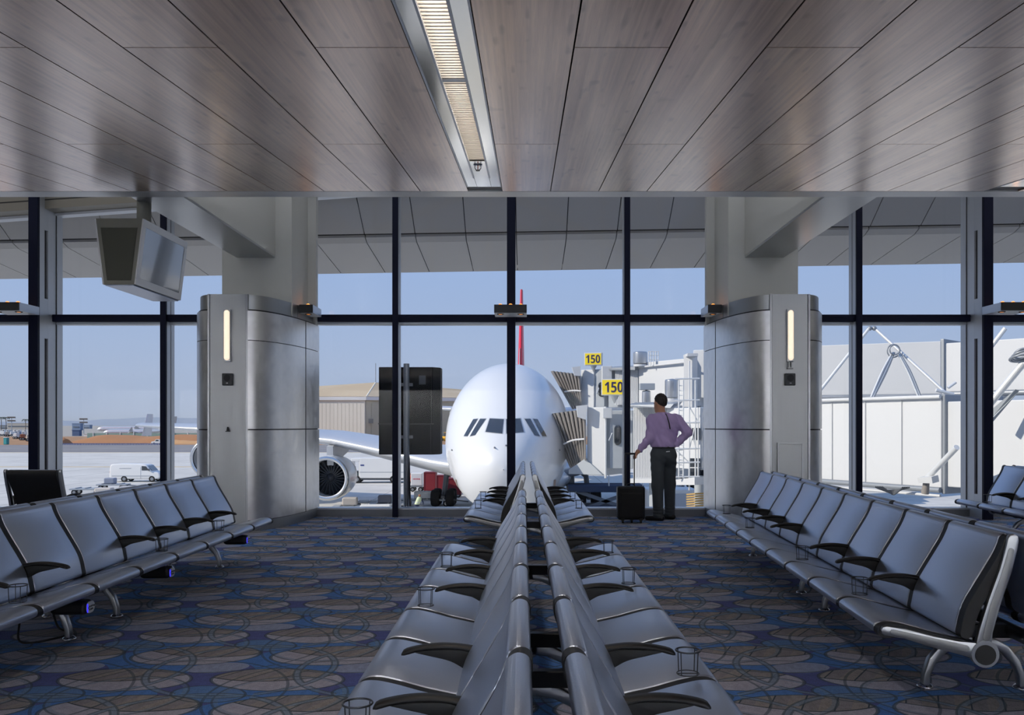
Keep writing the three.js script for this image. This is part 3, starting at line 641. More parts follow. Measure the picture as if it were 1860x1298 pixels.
  const hL = hand(J.wrL, [-.62, -.62, .25], [-.2, -.9, -.25], [.35, -.1, .9], 1), hR = hand(J.wrR, [-.75, -.35, -.55], [-.2, -.75, -.6], [.1, -.75, .5], 1);
  const M_skin = std(0xc08a6c, .55), M_shirt = phys({ color: 0xac96c2, roughness: .8, sheen: .3, sheenColor: new THREE.Color(0x8d7cb0), bumpMap: tex(256, 256, (u, v) => { const n = noise(u * 7, v * 4, 7, 4, 81) * .7 + noise(u * 16, v * 9, 16, 9, 82) * .3; return [n, n, n]; }, false, 1, 1), bumpScale: .01 });
  const M_trouser = std(0x3c4247, .85), M_leather = std(0x121110, .35);
  const body = surfaceNet((x, y, z) => { let d = smin(torso(x, y, z, -.012), legs(x, y, z, -.012), .05); d = smin(d, armL(x, y, z, -.008), .03); d = smin(d, armR(x, y, z, -.008), .03); return smin(d, neck(x, y, z), .04); }, [-.5, -.02, -.28], [.45, 1.62, .26], .013);
  const hb = surfaceNet((x, y, z) => smin(head(x, y, z), neck(x, y, z), .03), [hd[0] - .13, hd[1] - .2, hd[2] - .16], [hd[0] + .13, hd[1] + .15, hd[2] + .15], .005);
  const hnd = (f, w) => surfaceNet(f, w.map((v) => v - .15), w.map((v) => v + .15), .0038);
  M('body', [body, hb, hnd(hL, J.wrL), hnd(hR, J.wrR)], M_skin, o);
  // shirt with folds, tucked in at the belt
  const fold = (x, y, z) => .006 * Math.sin(y * 55 + x * 28) * Math.max(0, Math.sin(x * 14 + 1) * .6 + .4) * (y < 1.32 ? 1 : .3) + .004 * Math.sin(x * 70 + y * 30);
  M('shirt', surfaceNet((x, y, z) => {
    let d = smin(torso(x, y, z, .012), ell(x, y, z, [-.03, 1.10, .012], [.175, .13, .13]), .06);
    d = smin(d, smin(armL(x, y, z, .014), armR(x, y, z, .014), .01), .035);
    d = smin(d, cap(x, y, z, [J.neck[0], 1.465, -.01], [J.neck[0] - .005, 1.512, -.012], .078, .066), .03) + fold(x, y, z);
    if (x > -.25) d = Math.max(d, 1.045 - y);
    d = Math.max(d, y - 1.535);
    d = Math.max(d, .018 - Math.hypot(x - J.wrL[0], y - J.wrL[1], z - J.wrL[2]));
    return d;
  }, [-.5, .96, -.2], [.42, 1.57, .24], .008), M_shirt, o);
  M('collar', surfaceNet((x, y, z) => Math.max(Math.abs(cap(x, y, z, [J.neck[0], 1.49, -.012], [J.neck[0] - .006, 1.545, -.018], .068, .062)) - .005, 1.495 - y, y - 1.540), [-.16, 1.45, -.14], [.08, 1.58, .12], .005), M_shirt, o);
  M('trousers', surfaceNet((x, y, z) => {
    const pants = (a, b, ra, rb) => cap(x, y, z, a, b, ra, rb);
    const L = smin(pants(J.hipL, J.kneeL, .106, .082), pants(J.kneeL, [J.ankL[0], .055, J.ankL[2]], .082, .072), .04), R = smin(pants(J.hipR, J.kneeR, .106, .082), pants(J.kneeR, [J.ankR[0], .055, J.ankR[2]], .082, .072), .04);
    let d = smin(smin(L, R, .012), cap(x, y, z * 1.25, [-.03, .97, 0], [-.03, 1.06, 0], .165, .152), .04);
    d = smin(d, smin(ell(x, y, z, [-.105, .90, .06], [.085, .11, .085]), ell(x, y, z, [.05, .90, .05], [.085, .11, .085]), .02), .03);
    d += .004 * Math.sin(y * 60 + x * 40) * Math.max(0, Math.sin(y * 7 + 2)) + .003 * Math.sin(y * 140) * (y < .2 ? 1 : 0);
    return Math.max(d, y - 1.052, .045 - y);
  }, [-.26, .0, -.26], [.22, 1.08, .22], .010), M_trouser, o);
  M('belt', surfaceNet((x, y, z) => Math.max(Math.abs(cap(x, y, z * 1.25, [-.03, .97, 0], [-.03, 1.06, 0], .170, .157)) - .006, 1.028 - y, y - 1.064), [-.26, 1.0, -.2], [.2, 1.09, .2], .007), M_leather, o);
  M('wallet', rbox(.055, .012, .01, .003, .01, .985, -.158, 0, 0, .1), M_white, o);
  for (const [f, q] of [[J.ankL, 1.15], [J.ankR, .85]]) {
    const toe = [f[0] - Math.sin(q) * .16, .035, f[2] - Math.cos(q) * .16], heel = [f[0] + Math.sin(q) * .05, .04, f[2] + Math.cos(q) * .05];
    M('shoe', surfaceNet((x, y, z) => { let d = smin(cap(x, y, z, heel, toe, .042, .038), cap(x, y, z, [f[0], .05, f[2]], [f[0], .1, f[2]], .05, .045), .04); return Math.max(d, .002 - y, y - .1); }, [f[0] - .24, -.01, f[2] - .24], [f[0] + .2, .13, f[2] + .2], .007), M_leather, o);
  }
  M('hair', surfaceNet((x, y, z) => {
    const dx = x - hd[0], dy = y - hd[1], dz = z - hd[2], p = dx * ca - dz * sa, q = dx * sa + dz * ca;
    let d = ell(p, dy, q, [0, .035, .018], [.087, .112, .105]) + .003 * Math.sin(p * 160 + dy * 60) * Math.sin(q * 130);
    d = Math.max(d, -.035 - dy - (q > .02 ? .045 : 0), (-.03 - q) - (dy - .055) * 1.2);           // fringe and nape
    for (const s of [-1, 1]) d = Math.max(d, .036 - Math.hypot(p - s * .08, dy + .012, q - .008));
    return d;
  }, [hd[0] - .13, hd[1] - .12, hd[2] - .15], [hd[0] + .13, hd[1] + .17, hd[2] + .16], .006), std(0x1f1611, .6), o);
  M('necktie', tube([new THREE.Vector3(-.005, 1.515, .055), new THREE.Vector3(.01, 1.46, .1), new THREE.Vector3(.025, 1.39, .148), new THREE.Vector3(.04, 1.30, .156)], .008, 16, 6), std(0x15141c, .6), o);
}
// ---------- suitcase ----------
{
  const o = thing('suitcase', 'black wheeled suitcase with its handle pulled up beside the standing man', 'suitcase', [1.447, 0, 11.98]);
  const fab = std(0x0d0d10, .8);
  M('shell', rbox(.375, .46, .22, .035, 0, .275, 0, 0, 0, 0, 4), fab, o);
  M('front_pocket', rbox(.31, .34, .05, .02, 0, .25, -.115, 0, 0, 0, 3), fab, o);
  M('zip_line', [rbox(.382, .008, .15, .003, 0, .49, 0), rbox(.008, .40, .15, .003, -.187, .28, 0), rbox(.008, .40, .15, .003, .187, .28, 0)], M_black, o);
  for (const x of [-.06, .06]) M('handle_rod', cyl(.008, .46, x, .72, .07, 10), M_black, o);
  M('handle_grip', rbox(.15, .028, .03, .012, 0, .955, .07), M_black, o);
  M('top_handle', tube([V(-.06, .505, 0), V(-.04, .535, 0), V(.04, .535, 0), V(.06, .505, 0)], .008, 16, 6), M_black, o);
  for (const x of [-.12, .01, .13]) { const w = M('wheel', new THREE.CylinderGeometry(.028, .028, .025, 18).rotateZ(Math.PI / 2).translate(x, .028, x === .01 ? .04 : .09), std(0x1a1a1a, .6), o); M('wheel_bracket', rbox(.05, .03, .05, .008, x, .052, x === .01 ? -.04 : -.09), M_black, w); }
}

// ---------- outdoors: apron, taxiway, dirt, far ground ----------
const grain = (s, a, b) => tex(512, 512, (u, v) => { const n = noise(u * 6, v * 6, 6, 6, s) * .5 + noise(u * 23, v * 23, 23, 23, s + 1) * .3 + noise(u * 120, v * 120, 120, 120, s + 2) * .2; return mix(rgb(a), rgb(b), n); }, true, 30, 30);
const at = (u, v, d) => V((u - 957) * d / PX, EYE - (v - 770) * d / PX, d);
{
  const M_apron = std(0xffffff, .9, 0, { map: grain(101, 0xb7b6b2, 0xd6d5d0) }), M_asphalt = std(0xffffff, .9, 0, { map: grain(111, 0x77767a, 0x8e8c8c) }), M_dirt = std(0xffffff, .95, 0, { map: grain(121, 0x8d6748, 0xb89268) }), M_far = std(0xffffff, .95, 0, { map: grain(131, 0x8f8c86, 0xb0aaa0) });
  const a = struct('apron', 'pale concrete apron');
  M('concrete', span(-260, 220, GROUND - .4, GROUND, WALL + .3, 205), M_apron, a);
  const joints = [];
  for (let d = 20; d < 110; d += 7.6) joints.push(span(-90, 70, GROUND, GROUND + .006, d, d + .12));
  for (let x = -90; x < 70; x += 7.6) joints.push(span(x, x + .1, GROUND, GROUND + .006, 18, 150));
  const j = M('slab_joint', joints, std(0xa4a4a1, .9), a); j.userData.kind = 'stuff';
  M('painted_line', [span(-85, -45, GROUND + .002, GROUND + .012, 138, 138.7), span(-1.3, -.9, GROUND + .002, GROUND + .012, 24, 90)], std(0xd9b23a, .8), a);
  const t = struct('taxiway', 'grey asphalt taxiway'); M('asphalt', span(-400, 300, GROUND - .4, GROUND - .02, 205, 285), M_asphalt, t);
  M('edge_line', span(-400, 300, GROUND - .02, GROUND, 205.5, 209), std(0xd8cdb6, .9), t);
  const e = struct('dirt_ground', 'bare brown ground beyond the taxiway'); M('dirt', span(-700, 500, GROUND - .4, GROUND - .03, 285, 480), M_dirt, e);
  const fg = struct('far_ground', 'hazy far airfield'); M('field', span(-3500, 3500, GROUND - .4, GROUND - .05, 480, 5200), M_far, fg);
}
// ---------- the airliner ----------
const M_hull = phys({ color: 0xd6d9dc, roughness: .3, clearcoat: .6, clearcoatRoughness: .1 });
const M_hullGrey = std(0xb9bcc0, .4, .2), M_wing = std(0xc4c8ce, .32, .5), M_cockpit = phys({ color: 0x20262c, roughness: .06, clearcoat: 1 }), M_tire = std(0x1b1b1d, .85), M_gear = std(0x70757c, .5, .3), M_inlet = std(0xcfd2d5, .22, .9), M_red = std(0xc8102e, .4);
function tube3(stations, seg, capEnds) {  // skin through ellipses: [s, cx, cy, a, b]; s runs away from the nose
  const pos = [], idx = [], n = stations.length;
  for (const [s, cx, cy, a, b] of stations) for (let i = 0; i <= seg; i++) { const t = i / seg * Math.PI * 2; pos.push(cx + a * Math.sin(t), cy + b * Math.cos(t), -s); }
  for (let k = 0; k + 1 < n; k++) for (let i = 0; i < seg; i++) { const p = k * (seg + 1) + i, q = p + seg + 1; idx.push(p, p + 1, q, p + 1, q + 1, q); }
  const g = new THREE.BufferGeometry(); g.setAttribute('position', new THREE.Float32BufferAttribute(pos, 3)); g.setIndex(idx); g.computeVertexNormals(); return g;
}
function airfoil(sections, n = 14) {  // sections: {p: [x, y, s] of the leading edge, chord, thick, vertical}
  const pos = [], idx = [], m = 2 * n;
  for (const { p, c, t, up } of sections) for (let i = 0; i < m; i++) {
    const a = i / m * Math.PI * 2, q = (1 - Math.cos(a)) / 2, y = Math.sign(Math.sin(a)) * 5 * t * c * (.2969 * Math.sqrt(q) - .126 * q - .3516 * q * q + .2843 * q ** 3 - .1036 * q ** 4);
    up ? pos.push(p[0] + y, p[1], -(p[2] + c * q)) : pos.push(p[0], p[1] + y + .02 * c * Math.sin(q * Math.PI), -(p[2] + c * q));
  }
  for (let k = 0; k + 1 < sections.length; k++) for (let i = 0; i < m; i++) { const j = (i + 1) % m, b = k * m; idx.push(b + i, b + m + i, b + j, b + j, b + m + i, b + m + j); }
  const e = (sections.length - 1) * m; for (let i = 1; i + 1 < m; i++) idx.push(e, e + i, e + i + 1, 0, i + 1, i);
  const g = new THREE.BufferGeometry(); g.setAttribute('position', new THREE.Float32BufferAttribute(pos, 3)); g.setIndex(idx); g.computeVertexNormals(); return g;
}
const interp = (tab, s) => { let k = 0; while (k < tab.length - 2 && s > tab[k + 1][0]) k++; const t = Math.min(1, Math.max(0, (s - tab[k][0]) / (tab[k + 1][0] - tab[k][0]))); return tab[k].slice(1).map((v, i) => v + (tab[k + 1][i + 1] - v) * t); };
{
  const o = thing('airliner', 'large white double-deck airliner parked nose-on with a red tail', 'airplane', [-1.1, GROUND, 40.5], -.006);
  const raw = [[0, .02, 4.74, 4.70], [.12, .55, 5.22, 4.22], [.4, 1.02, 5.68, 3.72], [1, 1.62, 6.28, 3.16], [1.8, 2.13, 6.86, 2.74], [2.8, 2.58, 7.58, 2.42], [4, 2.95, 8.42, 2.2], [5.5, 3.27, 9.28, 2.08], [7.2, 3.46, 9.95, 2.02], [9.2, 3.55, 10.36, 2], [12, 3.57, 10.5, 2], [46, 3.57, 10.5, 2], [56, 3.0, 10.4, 3.4], [66, 1.6, 10.0, 6.4], [72, .4, 9.3, 8.4]];
  const crv = new THREE.CatmullRomCurve3(raw.map(([s, w, t, b]) => new THREE.Vector3(s, w, 0)), false, 'centripetal');
  const cT = new THREE.CatmullRomCurve3(raw.map(([s, w, t, b]) => new THREE.Vector3(s, t, b)), false, 'centripetal');
  const tab = []; for (let i = 0; i <= 200; i++) { const p = cT.getPoint(i / 200), q = crv.getPoint(i / 200); tab.push([Math.max(0, p.x), q.y, p.y, p.z]); }
  const st = tab.map(([s, w, t, b]) => [s, 0, (t + b) / 2, w, (t - b) / 2]);
  const fus = M('fuselage', tube3(st, 64), M_hull, o);
  const onSkin = (x, y) => { let lo = 0, hi = 14; for (let i = 0; i < 40; i++) { const s = (lo + hi) / 2, [w, t, b] = interp(tab, s), v = (x / w) ** 2 + ((y - (t + b) / 2) / ((t - b) / 2)) ** 2; v > 1 ? lo = s : hi = s; } return hi; };
  const patch = (c, off, nu = 10, nv = 8) => {  // c: corners bl, br, tr, tl as seen from the front
    const pos = [], idx = [];
    for (let j = 0; j <= nv; j++) for (let i = 0; i <= nu; i++) {
      const a = i / nu, b = j / nv, x = (c[0][0] * (1 - a) + c[1][0] * a) * (1 - b) + (c[3][0] * (1 - a) + c[2][0] * a) * b, y = (c[0][1] * (1 - a) + c[1][1] * a) * (1 - b) + (c[3][1] * (1 - a) + c[2][1] * a) * b;
      pos.push(x * (1 + off * .3), y, -(onSkin(x, y) - off));
    }
    for (let j = 0; j < nv; j++) for (let i = 0; i < nu; i++) { const p = j * (nu + 1) + i; idx.push(p, p + 1, p + nu + 2, p, p + nu + 2, p + nu + 1); }
    const g = new THREE.BufferGeometry(); g.setAttribute('position', new THREE.Float32BufferAttribute(pos, 3)); g.setIndex(idx); g.computeVertexNormals(); return g;
  };
  const wins = [[[-.93, 6.50], [-.10, 6.42], [-.06, 7.12], [-.76, 7.16]], [[-1.72, 6.28], [-1.46, 6.34], [-.96, 7.14], [-1.26, 7.14]], [[-2.06, 6.28], [-1.86, 6.28], [-1.38, 7.14], [-1.62, 7.12]]];
  for (const s of [-1, 1]) for (const w of wins) {
    const c = s < 0 ? w : [w[1], w[0], w[3], w[2]].map(([x, y]) => [-x, y]);
    const cx = c.reduce((q, v) => q + v[0], 0) / 4, cy = c.reduce((q, v) => q + v[1], 0) / 4;
    M('window_surround', patch(c.map(([x, y]) => [cx + (x - cx) * 1.12, cy + (y - cy) * 1.08]), .012), M_hullGrey, fus);
    M('cockpit_window', patch(c, .03), M_cockpit, o);
  }
  for (const [x, y] of [[-2.75, 5.55], [2.75, 5.55], [-.45, 5.75], [.1, 5.85]]) M('probe', new THREE.ConeGeometry(.05, .24, 10).rotateX(Math.PI / 2).translate(x, y, -onSkin(x, y) + .1), M_gear, o);
  for (const x of [-2.55, 2.5]) M('hatch_mark', patch([[x - .06, 3.6], [x + .06, 3.6], [x + .06, 4.05], [x - .06, 4.05]], .02, 2, 4), std(0x8a7a70, .6), o);
  for (const [x, y0] of [[-3.36, 7.3], [-3.43, 6.2]]) M('cabin_window', patch([[x - .02, y0], [x + .06, y0], [x + .1, y0 + 1.0], [x + .03, y0 + 1.0]], .05, 3, 6), M_cockpit, o);
  for (const s of [-1, 1]) {
    const wing = M('wing', airfoil([{ p: [s * 2.6, 3.55, 19], c: 18.5, t: .13 }, { p: [s * 6, 4.05, 21.4], c: 15.5, t: .125 }, { p: [s * 14.5, 5.55, 27.2], c: 10.6, t: .115 }, { p: [s * 26, 6.35, 35], c: 7.2, t: .11 }, { p: [s * 37.7, 6.75, 43.8], c: 4, t: .10 }], 18), M_wing, o);
    M('wing_fence', airfoil([{ p: [s * 37.7, 5.7, 45.2], c: 2.2, t: .08, up: 1 }, { p: [s * 37.7, 7.9, 46.4], c: 1.4, t: .08, up: 1 }]), M_wing, wing);
    M('root_fairing', tube3([[17.5, s * 2.2, 3.3, .1, .1], [19, s * 2.6, 3.2, .9, .7], [22, s * 3.0, 3.2, 1.3, 1.05], [28, s * 3.2, 3.1, 1.6, 1.2], [38, s * 2.8, 3.2, 1.2, .9], [41, s * 2.4, 3.4, .1, .1]], 24), M_hull, o);
    M('flap_edge', airfoil([{ p: [s * 5.6, 4.45, 25.5], c: 1.2, t: .22 }, { p: [s * 10.5, 5.2, 26.6], c: .8, t: .2 }]), std(0xc9a850, .6), wing);
    for (const [y, h, z, r] of [[14.6, 2.66, 26.0, 1.78], [25.7, 4.0, 31.2, 1.72]]) {
      const cx = s * y, q = (g) => g.rotateX(-Math.PI / 2).translate(cx, h, -z);
      const en = M('engine', q(lathe([[r * .80, .05], [r * .86, -.04], [r * .93, .0], [r * .985, .3], [r, 1.0], [r * .99, 2.4], [r * .92, 3.8], [r * .80, 4.6], [r * .62, 4.7], [r * .5, 5.6], [r * .3, 6.2], [0, 6.6]], 48)), M_hull, o);
      M('inlet_lip', q(lathe([[r * .79, .3], [r * .80, .06], [r * .86, -.05], [r * .935, .0], [r * .97, .22]], 48)), M_inlet, en);
      M('inlet_duct', q(lathe([[r * .79, .28], [r * .80, 1.3], [r * .82, 1.6]], 40)), M_hullGrey, en);
      for (let i = 0; i < 24; i++) { const a = i / 24 * Math.PI * 2, g = box(.10, r * .6, .34, 0, r * .48, 0, .55).rotateZ(a).translate(cx, h, -(z + 1.5)); M('fan_blade', g, std(0x3b3f45, .4, .5), en); }
      M('spinner', q(lathe([[0, 1.0], [.12, 1.08], [.3, 1.35], [.36, 1.55]], 20)), std(0x30333a, .5), en);
      M('pylon', beam(new THREE.Vector3(cx, h + r * .95, -(z + 1.2)), new THREE.Vector3(cx, h + r + .9, -(z + 7)), .5, 1.5), M_hullGrey, o);
    }
    const gx = s * 6.1, gz = 32;
    const gear = M('landing_gear', [bar(new THREE.Vector3(gx, .7, -gz), new THREE.Vector3(gx - s * .4, 4.2, -gz), .22, 14), beam(new THREE.Vector3(gx, .72, -(gz - .9)), new THREE.Vector3(gx, .72, -(gz + .9)), .3, .3), bar(new THREE.Vector3(gx, 2.2, -gz), new THREE.Vector3(gx - s * 2, 3.8, -gz), .1, 10)], M_gear, o);
    for (const dz of [-.85, .85]) for (const dx of [-.62, .62]) M('wheel', lathe([[.25, -.34], [.55, -.36], [.68, -.26], [.71, 0], [.68, .26], [.55, .36], [.25, .34]], 28).rotateZ(Math.PI / 2).translate(gx + dx, .71, -(gz + dz)), M_tire, gear);
    M('stabilizer', airfoil([{ p: [s * 1.5, 8.2, 60], c: 8.5, t: .1 }, { p: [s * 15, 9.2, 69.5], c: 3.2, t: .09 }]), M_wing, o);
  }
  const ng = M('nose_gear', [bar(new THREE.Vector3(0, .6, -6), new THREE.Vector3(0, 2.6, -6), .16, 12)], M_gear, o);
  for (const x of [-.45, .45]) M('wheel', lathe([[.2, -.2], [.5, -.2], [.6, -.1], [.6, .1], [.5, .2], [.2, .2]], 24).rotateZ(Math.PI / 2).translate(x, .6, -6), M_tire, ng);
  const fin = M('tail_fin', airfoil([{ p: [.0, 9.6, 55.5], c: 15, t: .085, up: 1 }, { p: [0, 13, 60.5], c: 11, t: .075, up: 1 }, { p: [0, 24.1, 69.2], c: 5, t: .07, up: 1 }], 16), M_red, o);
  M('fin_stripe', airfoil([{ p: [-.16, 9.9, 55.4], c: 3, t: .06, up: 1 }, { p: [-.12, 16, 62.7], c: 1, t: .06, up: 1 }]), M_hull, fin);
}
// ---------- docking display on a post outside the glass ----------
{
  const o = thing('docking_display', 'tall black docking display on a post outside, left of the plane nose', 'display', [-2.04, GROUND, 14.6]);
  const y0 = EYE - (825 - 770) * 14.6 / PX - GROUND, y1 = EYE + (770 - 667) * 14.6 / PX - GROUND, x0 = (690 - 957) * 14.6 / PX + 2.04, x1 = (787 - 957) * 14.6 / PX + 2.04, M_panel = phys({ color: 0x030406, roughness: .3, specularIntensity: .15 });
  M('cabinet', extrude([[x0, -.10], [x1, -.10], [x1 + .12, .06], [x1 + .12, .34], [x0, .34]], y1 - y0, .01, .3).rotateX(-Math.PI / 2).translate(0, y0, 0), phys({ color: 0x0a0c10, roughness: .6, specularIntensity: .2 }), o);
  M('upper_panel', box(x1 - x0 - .04, (y1 - y0) * .62, .012, (x0 + x1) / 2, y1 - (y1 - y0) * .335, -.125), M_panel, o);
  M('lower_panel', box(x1 - x0 - .06, (y1 - y0) * .32, .012, (x0 + x1) / 2, y0 + (y1 - y0) * .175, -.12), M_panel, o);
  M('shelf_seam', box(x1 - x0 + .02, .02, .06, (x0 + x1) / 2, y0 + (y1 - y0) * .352, -.09), std(0x14171b, .4), o);
  M('label_plate', box(.11, .15, .01, x1 - .17, y1 - .22, -.135), std(0x3c424c, .4, .3), o);
  M('post', cyl(.05, y1 + .05, .02, (y1 + .05) / 2, -.19, 18), std(0x6d747d, .35, .6), o);
  M('cable', tube([new THREE.Vector3(.06, y0 - .02, .2), new THREE.Vector3(.075, y0 - .5, .22), new THREE.Vector3(.10, y0 - 1.2, .24), new THREE.Vector3(.12, 0.5, .24)], .016, 20, 6), M_black, o);
  M('bracket', [box(.2, .05, .2, .02, y0 + .3, -.12), box(.2, .05, .2, .02, y1 - .3, -.12)], M_gear, o);
}

// ---------- jet bridges on the right ----------
const font = await new FontLoader().loadAsync('fonts/droid/droid_sans_bold.typeface.json');
function text(str, size, depth) { const g = new TextGeometry(str, { font, size, depth, curveSegments: 4, bevelEnabled: false }); g.computeBoundingBox(); const b = g.boundingBox; return g.translate(-(b.min.x + b.max.x) / 2, -(b.min.y + b.max.y) / 2, 0); }
function slab(a, b, c, d, t) {  // four corners going round, thickness t
  const n = b.clone().sub(a).cross(d.clone().sub(a)).normalize().multiplyScalar(t / 2), F = [a, b, c, d].map((p) => p.clone().add(n)), B = [a, b, c, d].map((p) => p.clone().sub(n)), p = [];
  const q = (i, j, k, l) => { for (const v of [i, j, k, i, k, l]) p.push(v.x, v.y, v.z); };
  q(F[0], F[1], F[2], F[3]); q(B[3], B[2], B[1], B[0]); for (let i = 0; i < 4; i++) { const j = (i + 1) % 4; q(F[i], B[i], B[j], F[j]); }
  const g = new THREE.BufferGeometry(); g.setAttribute('position', new THREE.Float32BufferAttribute(p, 3)); g.computeVertexNormals(); return g;
}
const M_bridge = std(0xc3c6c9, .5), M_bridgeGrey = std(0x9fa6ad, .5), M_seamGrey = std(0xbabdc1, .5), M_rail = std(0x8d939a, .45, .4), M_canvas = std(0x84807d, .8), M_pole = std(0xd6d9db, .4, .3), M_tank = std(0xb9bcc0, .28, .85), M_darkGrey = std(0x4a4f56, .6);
function wallBox(o, name, x0, d0, x1, d1, y0, y1, w, mat, gap = 0) {  // upright box along a line in plan, w deep behind it
  const L = Math.hypot(x1 - x0, d1 - d0), g = rbox(L - gap, y1 - y0, w, .04); g.rotateY(Math.atan2(d1 - d0, x1 - x0));
  const nx = -(d1 - d0) / L, nd = (x1 - x0) / L;
  return M(name, g.translate((x0 + x1) / 2 + nx * w / 2, (y0 + y1) / 2, -((d0 + d1) / 2 + nd * w / 2)), mat, o);
}
function bellows(o, L0, L1, R0, R1, dL, dR, n) {
  const P_ = (t, b) => { const top = [L0[0] + (R0[0] - L0[0]) * t, L0[1] + (R0[1] - L0[1]) * t], bot = [L1[0] + (R1[0] - L1[0]) * t, L1[1] + (R1[1] - L1[1]) * t], d = dL + (dR - dL) * t; const q = b ? bot : top; return at(q[0], q[1], d); };
  for (let i = 0; i < n; i++) {
    const z = (k) => (k % 2 ? .5 : 0), a = P_(i / n, 0), b = P_((i + 1) / n, 0), c = P_((i + 1) / n, 1), e = P_(i / n, 1);
    a.z += z(i); e.z += z(i); b.z += z(i + 1); c.z += z(i + 1);
    M('bellows_fold', slab(e, c, b, a, .05), M_canvas, o);
  }
}
function signBox(parent, u, v, w, h, d) {
  const c = at(u, v, d), o = new THREE.Group(); o.name = 'gate_sign'; o.position.copy(c); parent.add(o); o.rotation.y = -.25;
  M('sign_box', rbox(w, h, .28, .02), M_bridge, o);
  M('sign_face', box(w - .10, h - .09, .02, 0, 0, -.145), std(0xe8cf1e, .5), o);
  M('sign_number', text('150', h * .64, .012).scale(.8, 1, 1).translate(0, 0, .152), std(0x1d1a4a, .5), o);
  M('sign_stalk', new THREE.ConeGeometry(w * .24, h * .55, 4).rotateX(Math.PI).rotateY(Math.PI / 4).translate(0, -h * .76, 0), M_bridgeGrey, o);
  return o;
}
{ // lower bridge
  const o = thing('jet_bridge', 'white lower jet bridge with grey bellows against the lower deck of the plane', 'jet bridge');
  const top = 2.2, bot = -.72;
  bellows(o, [994, 752], [1036, 849], [1063, 743], [1064, 834], 45.5, 42.6, 18);
  M('bellows_strap', tube([at(1024, 806, 43.9), at(1042, 799, 43.0), at(1064, 797, 42.3)], .05, 12, 6), M_bridge, o);
  M('hood', slab(at(1047, 737, 42.2), at(1049, 757, 42.2), at(1063, 762, 42.2), at(1067, 735, 42.2), .5), M_bridge, o);
  wallBox(o, 'cab_wall', (1066 - 957) * 42.5 / PX, 42.5, (1099 - 957) * 42 / PX, 42, -1.15, 2.2, 2.6, M_bridge);
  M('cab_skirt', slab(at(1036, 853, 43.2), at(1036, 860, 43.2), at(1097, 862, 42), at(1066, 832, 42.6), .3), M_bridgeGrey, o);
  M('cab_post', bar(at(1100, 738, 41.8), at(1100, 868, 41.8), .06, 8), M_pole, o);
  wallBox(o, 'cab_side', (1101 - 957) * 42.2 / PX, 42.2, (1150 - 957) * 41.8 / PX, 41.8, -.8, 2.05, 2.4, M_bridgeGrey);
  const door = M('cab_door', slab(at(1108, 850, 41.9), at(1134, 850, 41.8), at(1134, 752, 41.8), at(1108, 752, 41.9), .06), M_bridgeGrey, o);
  M('door_window', new THREE.CapsuleGeometry(.17, .62, 6, 16).scale(1, 1, .2).translate(...at(1122, 790, 41.75).toArray()), M_cockpit, door);
  M('door_handle', bar(at(1106, 800, 41.7), at(1112, 786, 41.7), .03, 6), M_chrome, door);
  M('lamp_box', rbox(.45, .5, .3, .03).translate(...at(1103, 750, 41.6).toArray()), M_bridge, o);
  // ribbed roll-up wall of the rotating cab
  for (let i = 0; i < 22; i++) { const u = 1152 + i * 2.9, dd = 41 - i * .05; M('rib', bar(at(u, 737, dd), at(u, 868, dd), .045, 6), M_bridge, o); }
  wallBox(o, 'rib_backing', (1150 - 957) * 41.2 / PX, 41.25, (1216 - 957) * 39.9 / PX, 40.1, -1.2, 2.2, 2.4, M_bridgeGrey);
  M('rib_roof', slab(at(1145, 733, 40.6), at(1146, 737, 40.6), at(1226, 738, 39.4), at(1232, 731, 39.4), 1.2), M_rail, o);
  M('rib_sill', slab(at(1148, 868, 40.6), at(1148, 876, 40.6), at(1222, 876, 39.4), at(1222, 868, 39.4), .8), M_bridge, o);
  // telescoping tunnel coming towards the terminal on the right
  wallBox(o, 'tunnel_inner', 6.4, 39.4, 9.6, 33.6, bot + .1, top - .1, 2.6, M_bridge);
  wallBox(o, 'tunnel_middle', 8.9, 34.7, 13.03, 27, bot, top + .02, 2.9, M_bridge);
  wallBox(o, 'tunnel_outer', 13.0, 27.3, 19.5, 15.5, bot + .12, top - .12, 2.7, M_bridge);
  const along = (t) => [8.9 + (13.03 - 8.9) * t, 34.7 + (27 - 34.7) * t];
  for (let i = 0; i < 7; i++) { const [x, d] = along(i / 6), m = M('panel_seam', box(.03, top - bot - .1, .03, x - .01, (top + bot) / 2, d - .02), M_seamGrey, o); }
  const railAt = (y, r) => bar(V(8.9 - .06, y, 34.7 - .06), V(13.03 - .06, y, 27 - .06), r, 6);
  M('top_rail', railAt(top + .03, .07), M_bridge, o); M('bottom_rail', railAt(bot + .02, .1), M_rail, o); M('floor_rail', railAt(bot - .16, .05), M_bridge, o);
  M('tunnel_collar', wallBoxGeo(13.03, 27.0, 13.09, 26.89, bot - .1, top + .1, 3.0), M_rail, o);
  signBox(o, 1116, 703, 1.22, .78, 41);
  // service platform, ladders and lattice beside the cab
  for (const [u, v0, v1] of [[1233, 690, 868], [1241, 690, 868], [1252, 655, 890], [1263, 690, 868], [1268, 740, 868]]) M('platform_pole', bar(at(u, v0, 37), at(u, v1, 37), .035, 6), M_pole, o);
  for (let v = 700; v < 870; v += 9) M('ladder_rung', bar(at(1233, v, 37), at(1241, v, 37), .02, 5), M_pole, o);
  for (const v of [688, 727, 768, 815, 840, 866]) M('platform_rail', bar(at(1226, v, 37), at(1271, v - 1, 37), .04, 6), M_pole, o);
  for (const [a, b] of [[[1252, 738], [1268, 766]], [[1253, 770], [1263, 812]], [[1263, 770], [1253, 812]], [[1226, 815], [1252, 840]]]) M('lattice_bar', bar(at(...a, 37), at(...b, 37), .025, 5), M_pole, o);
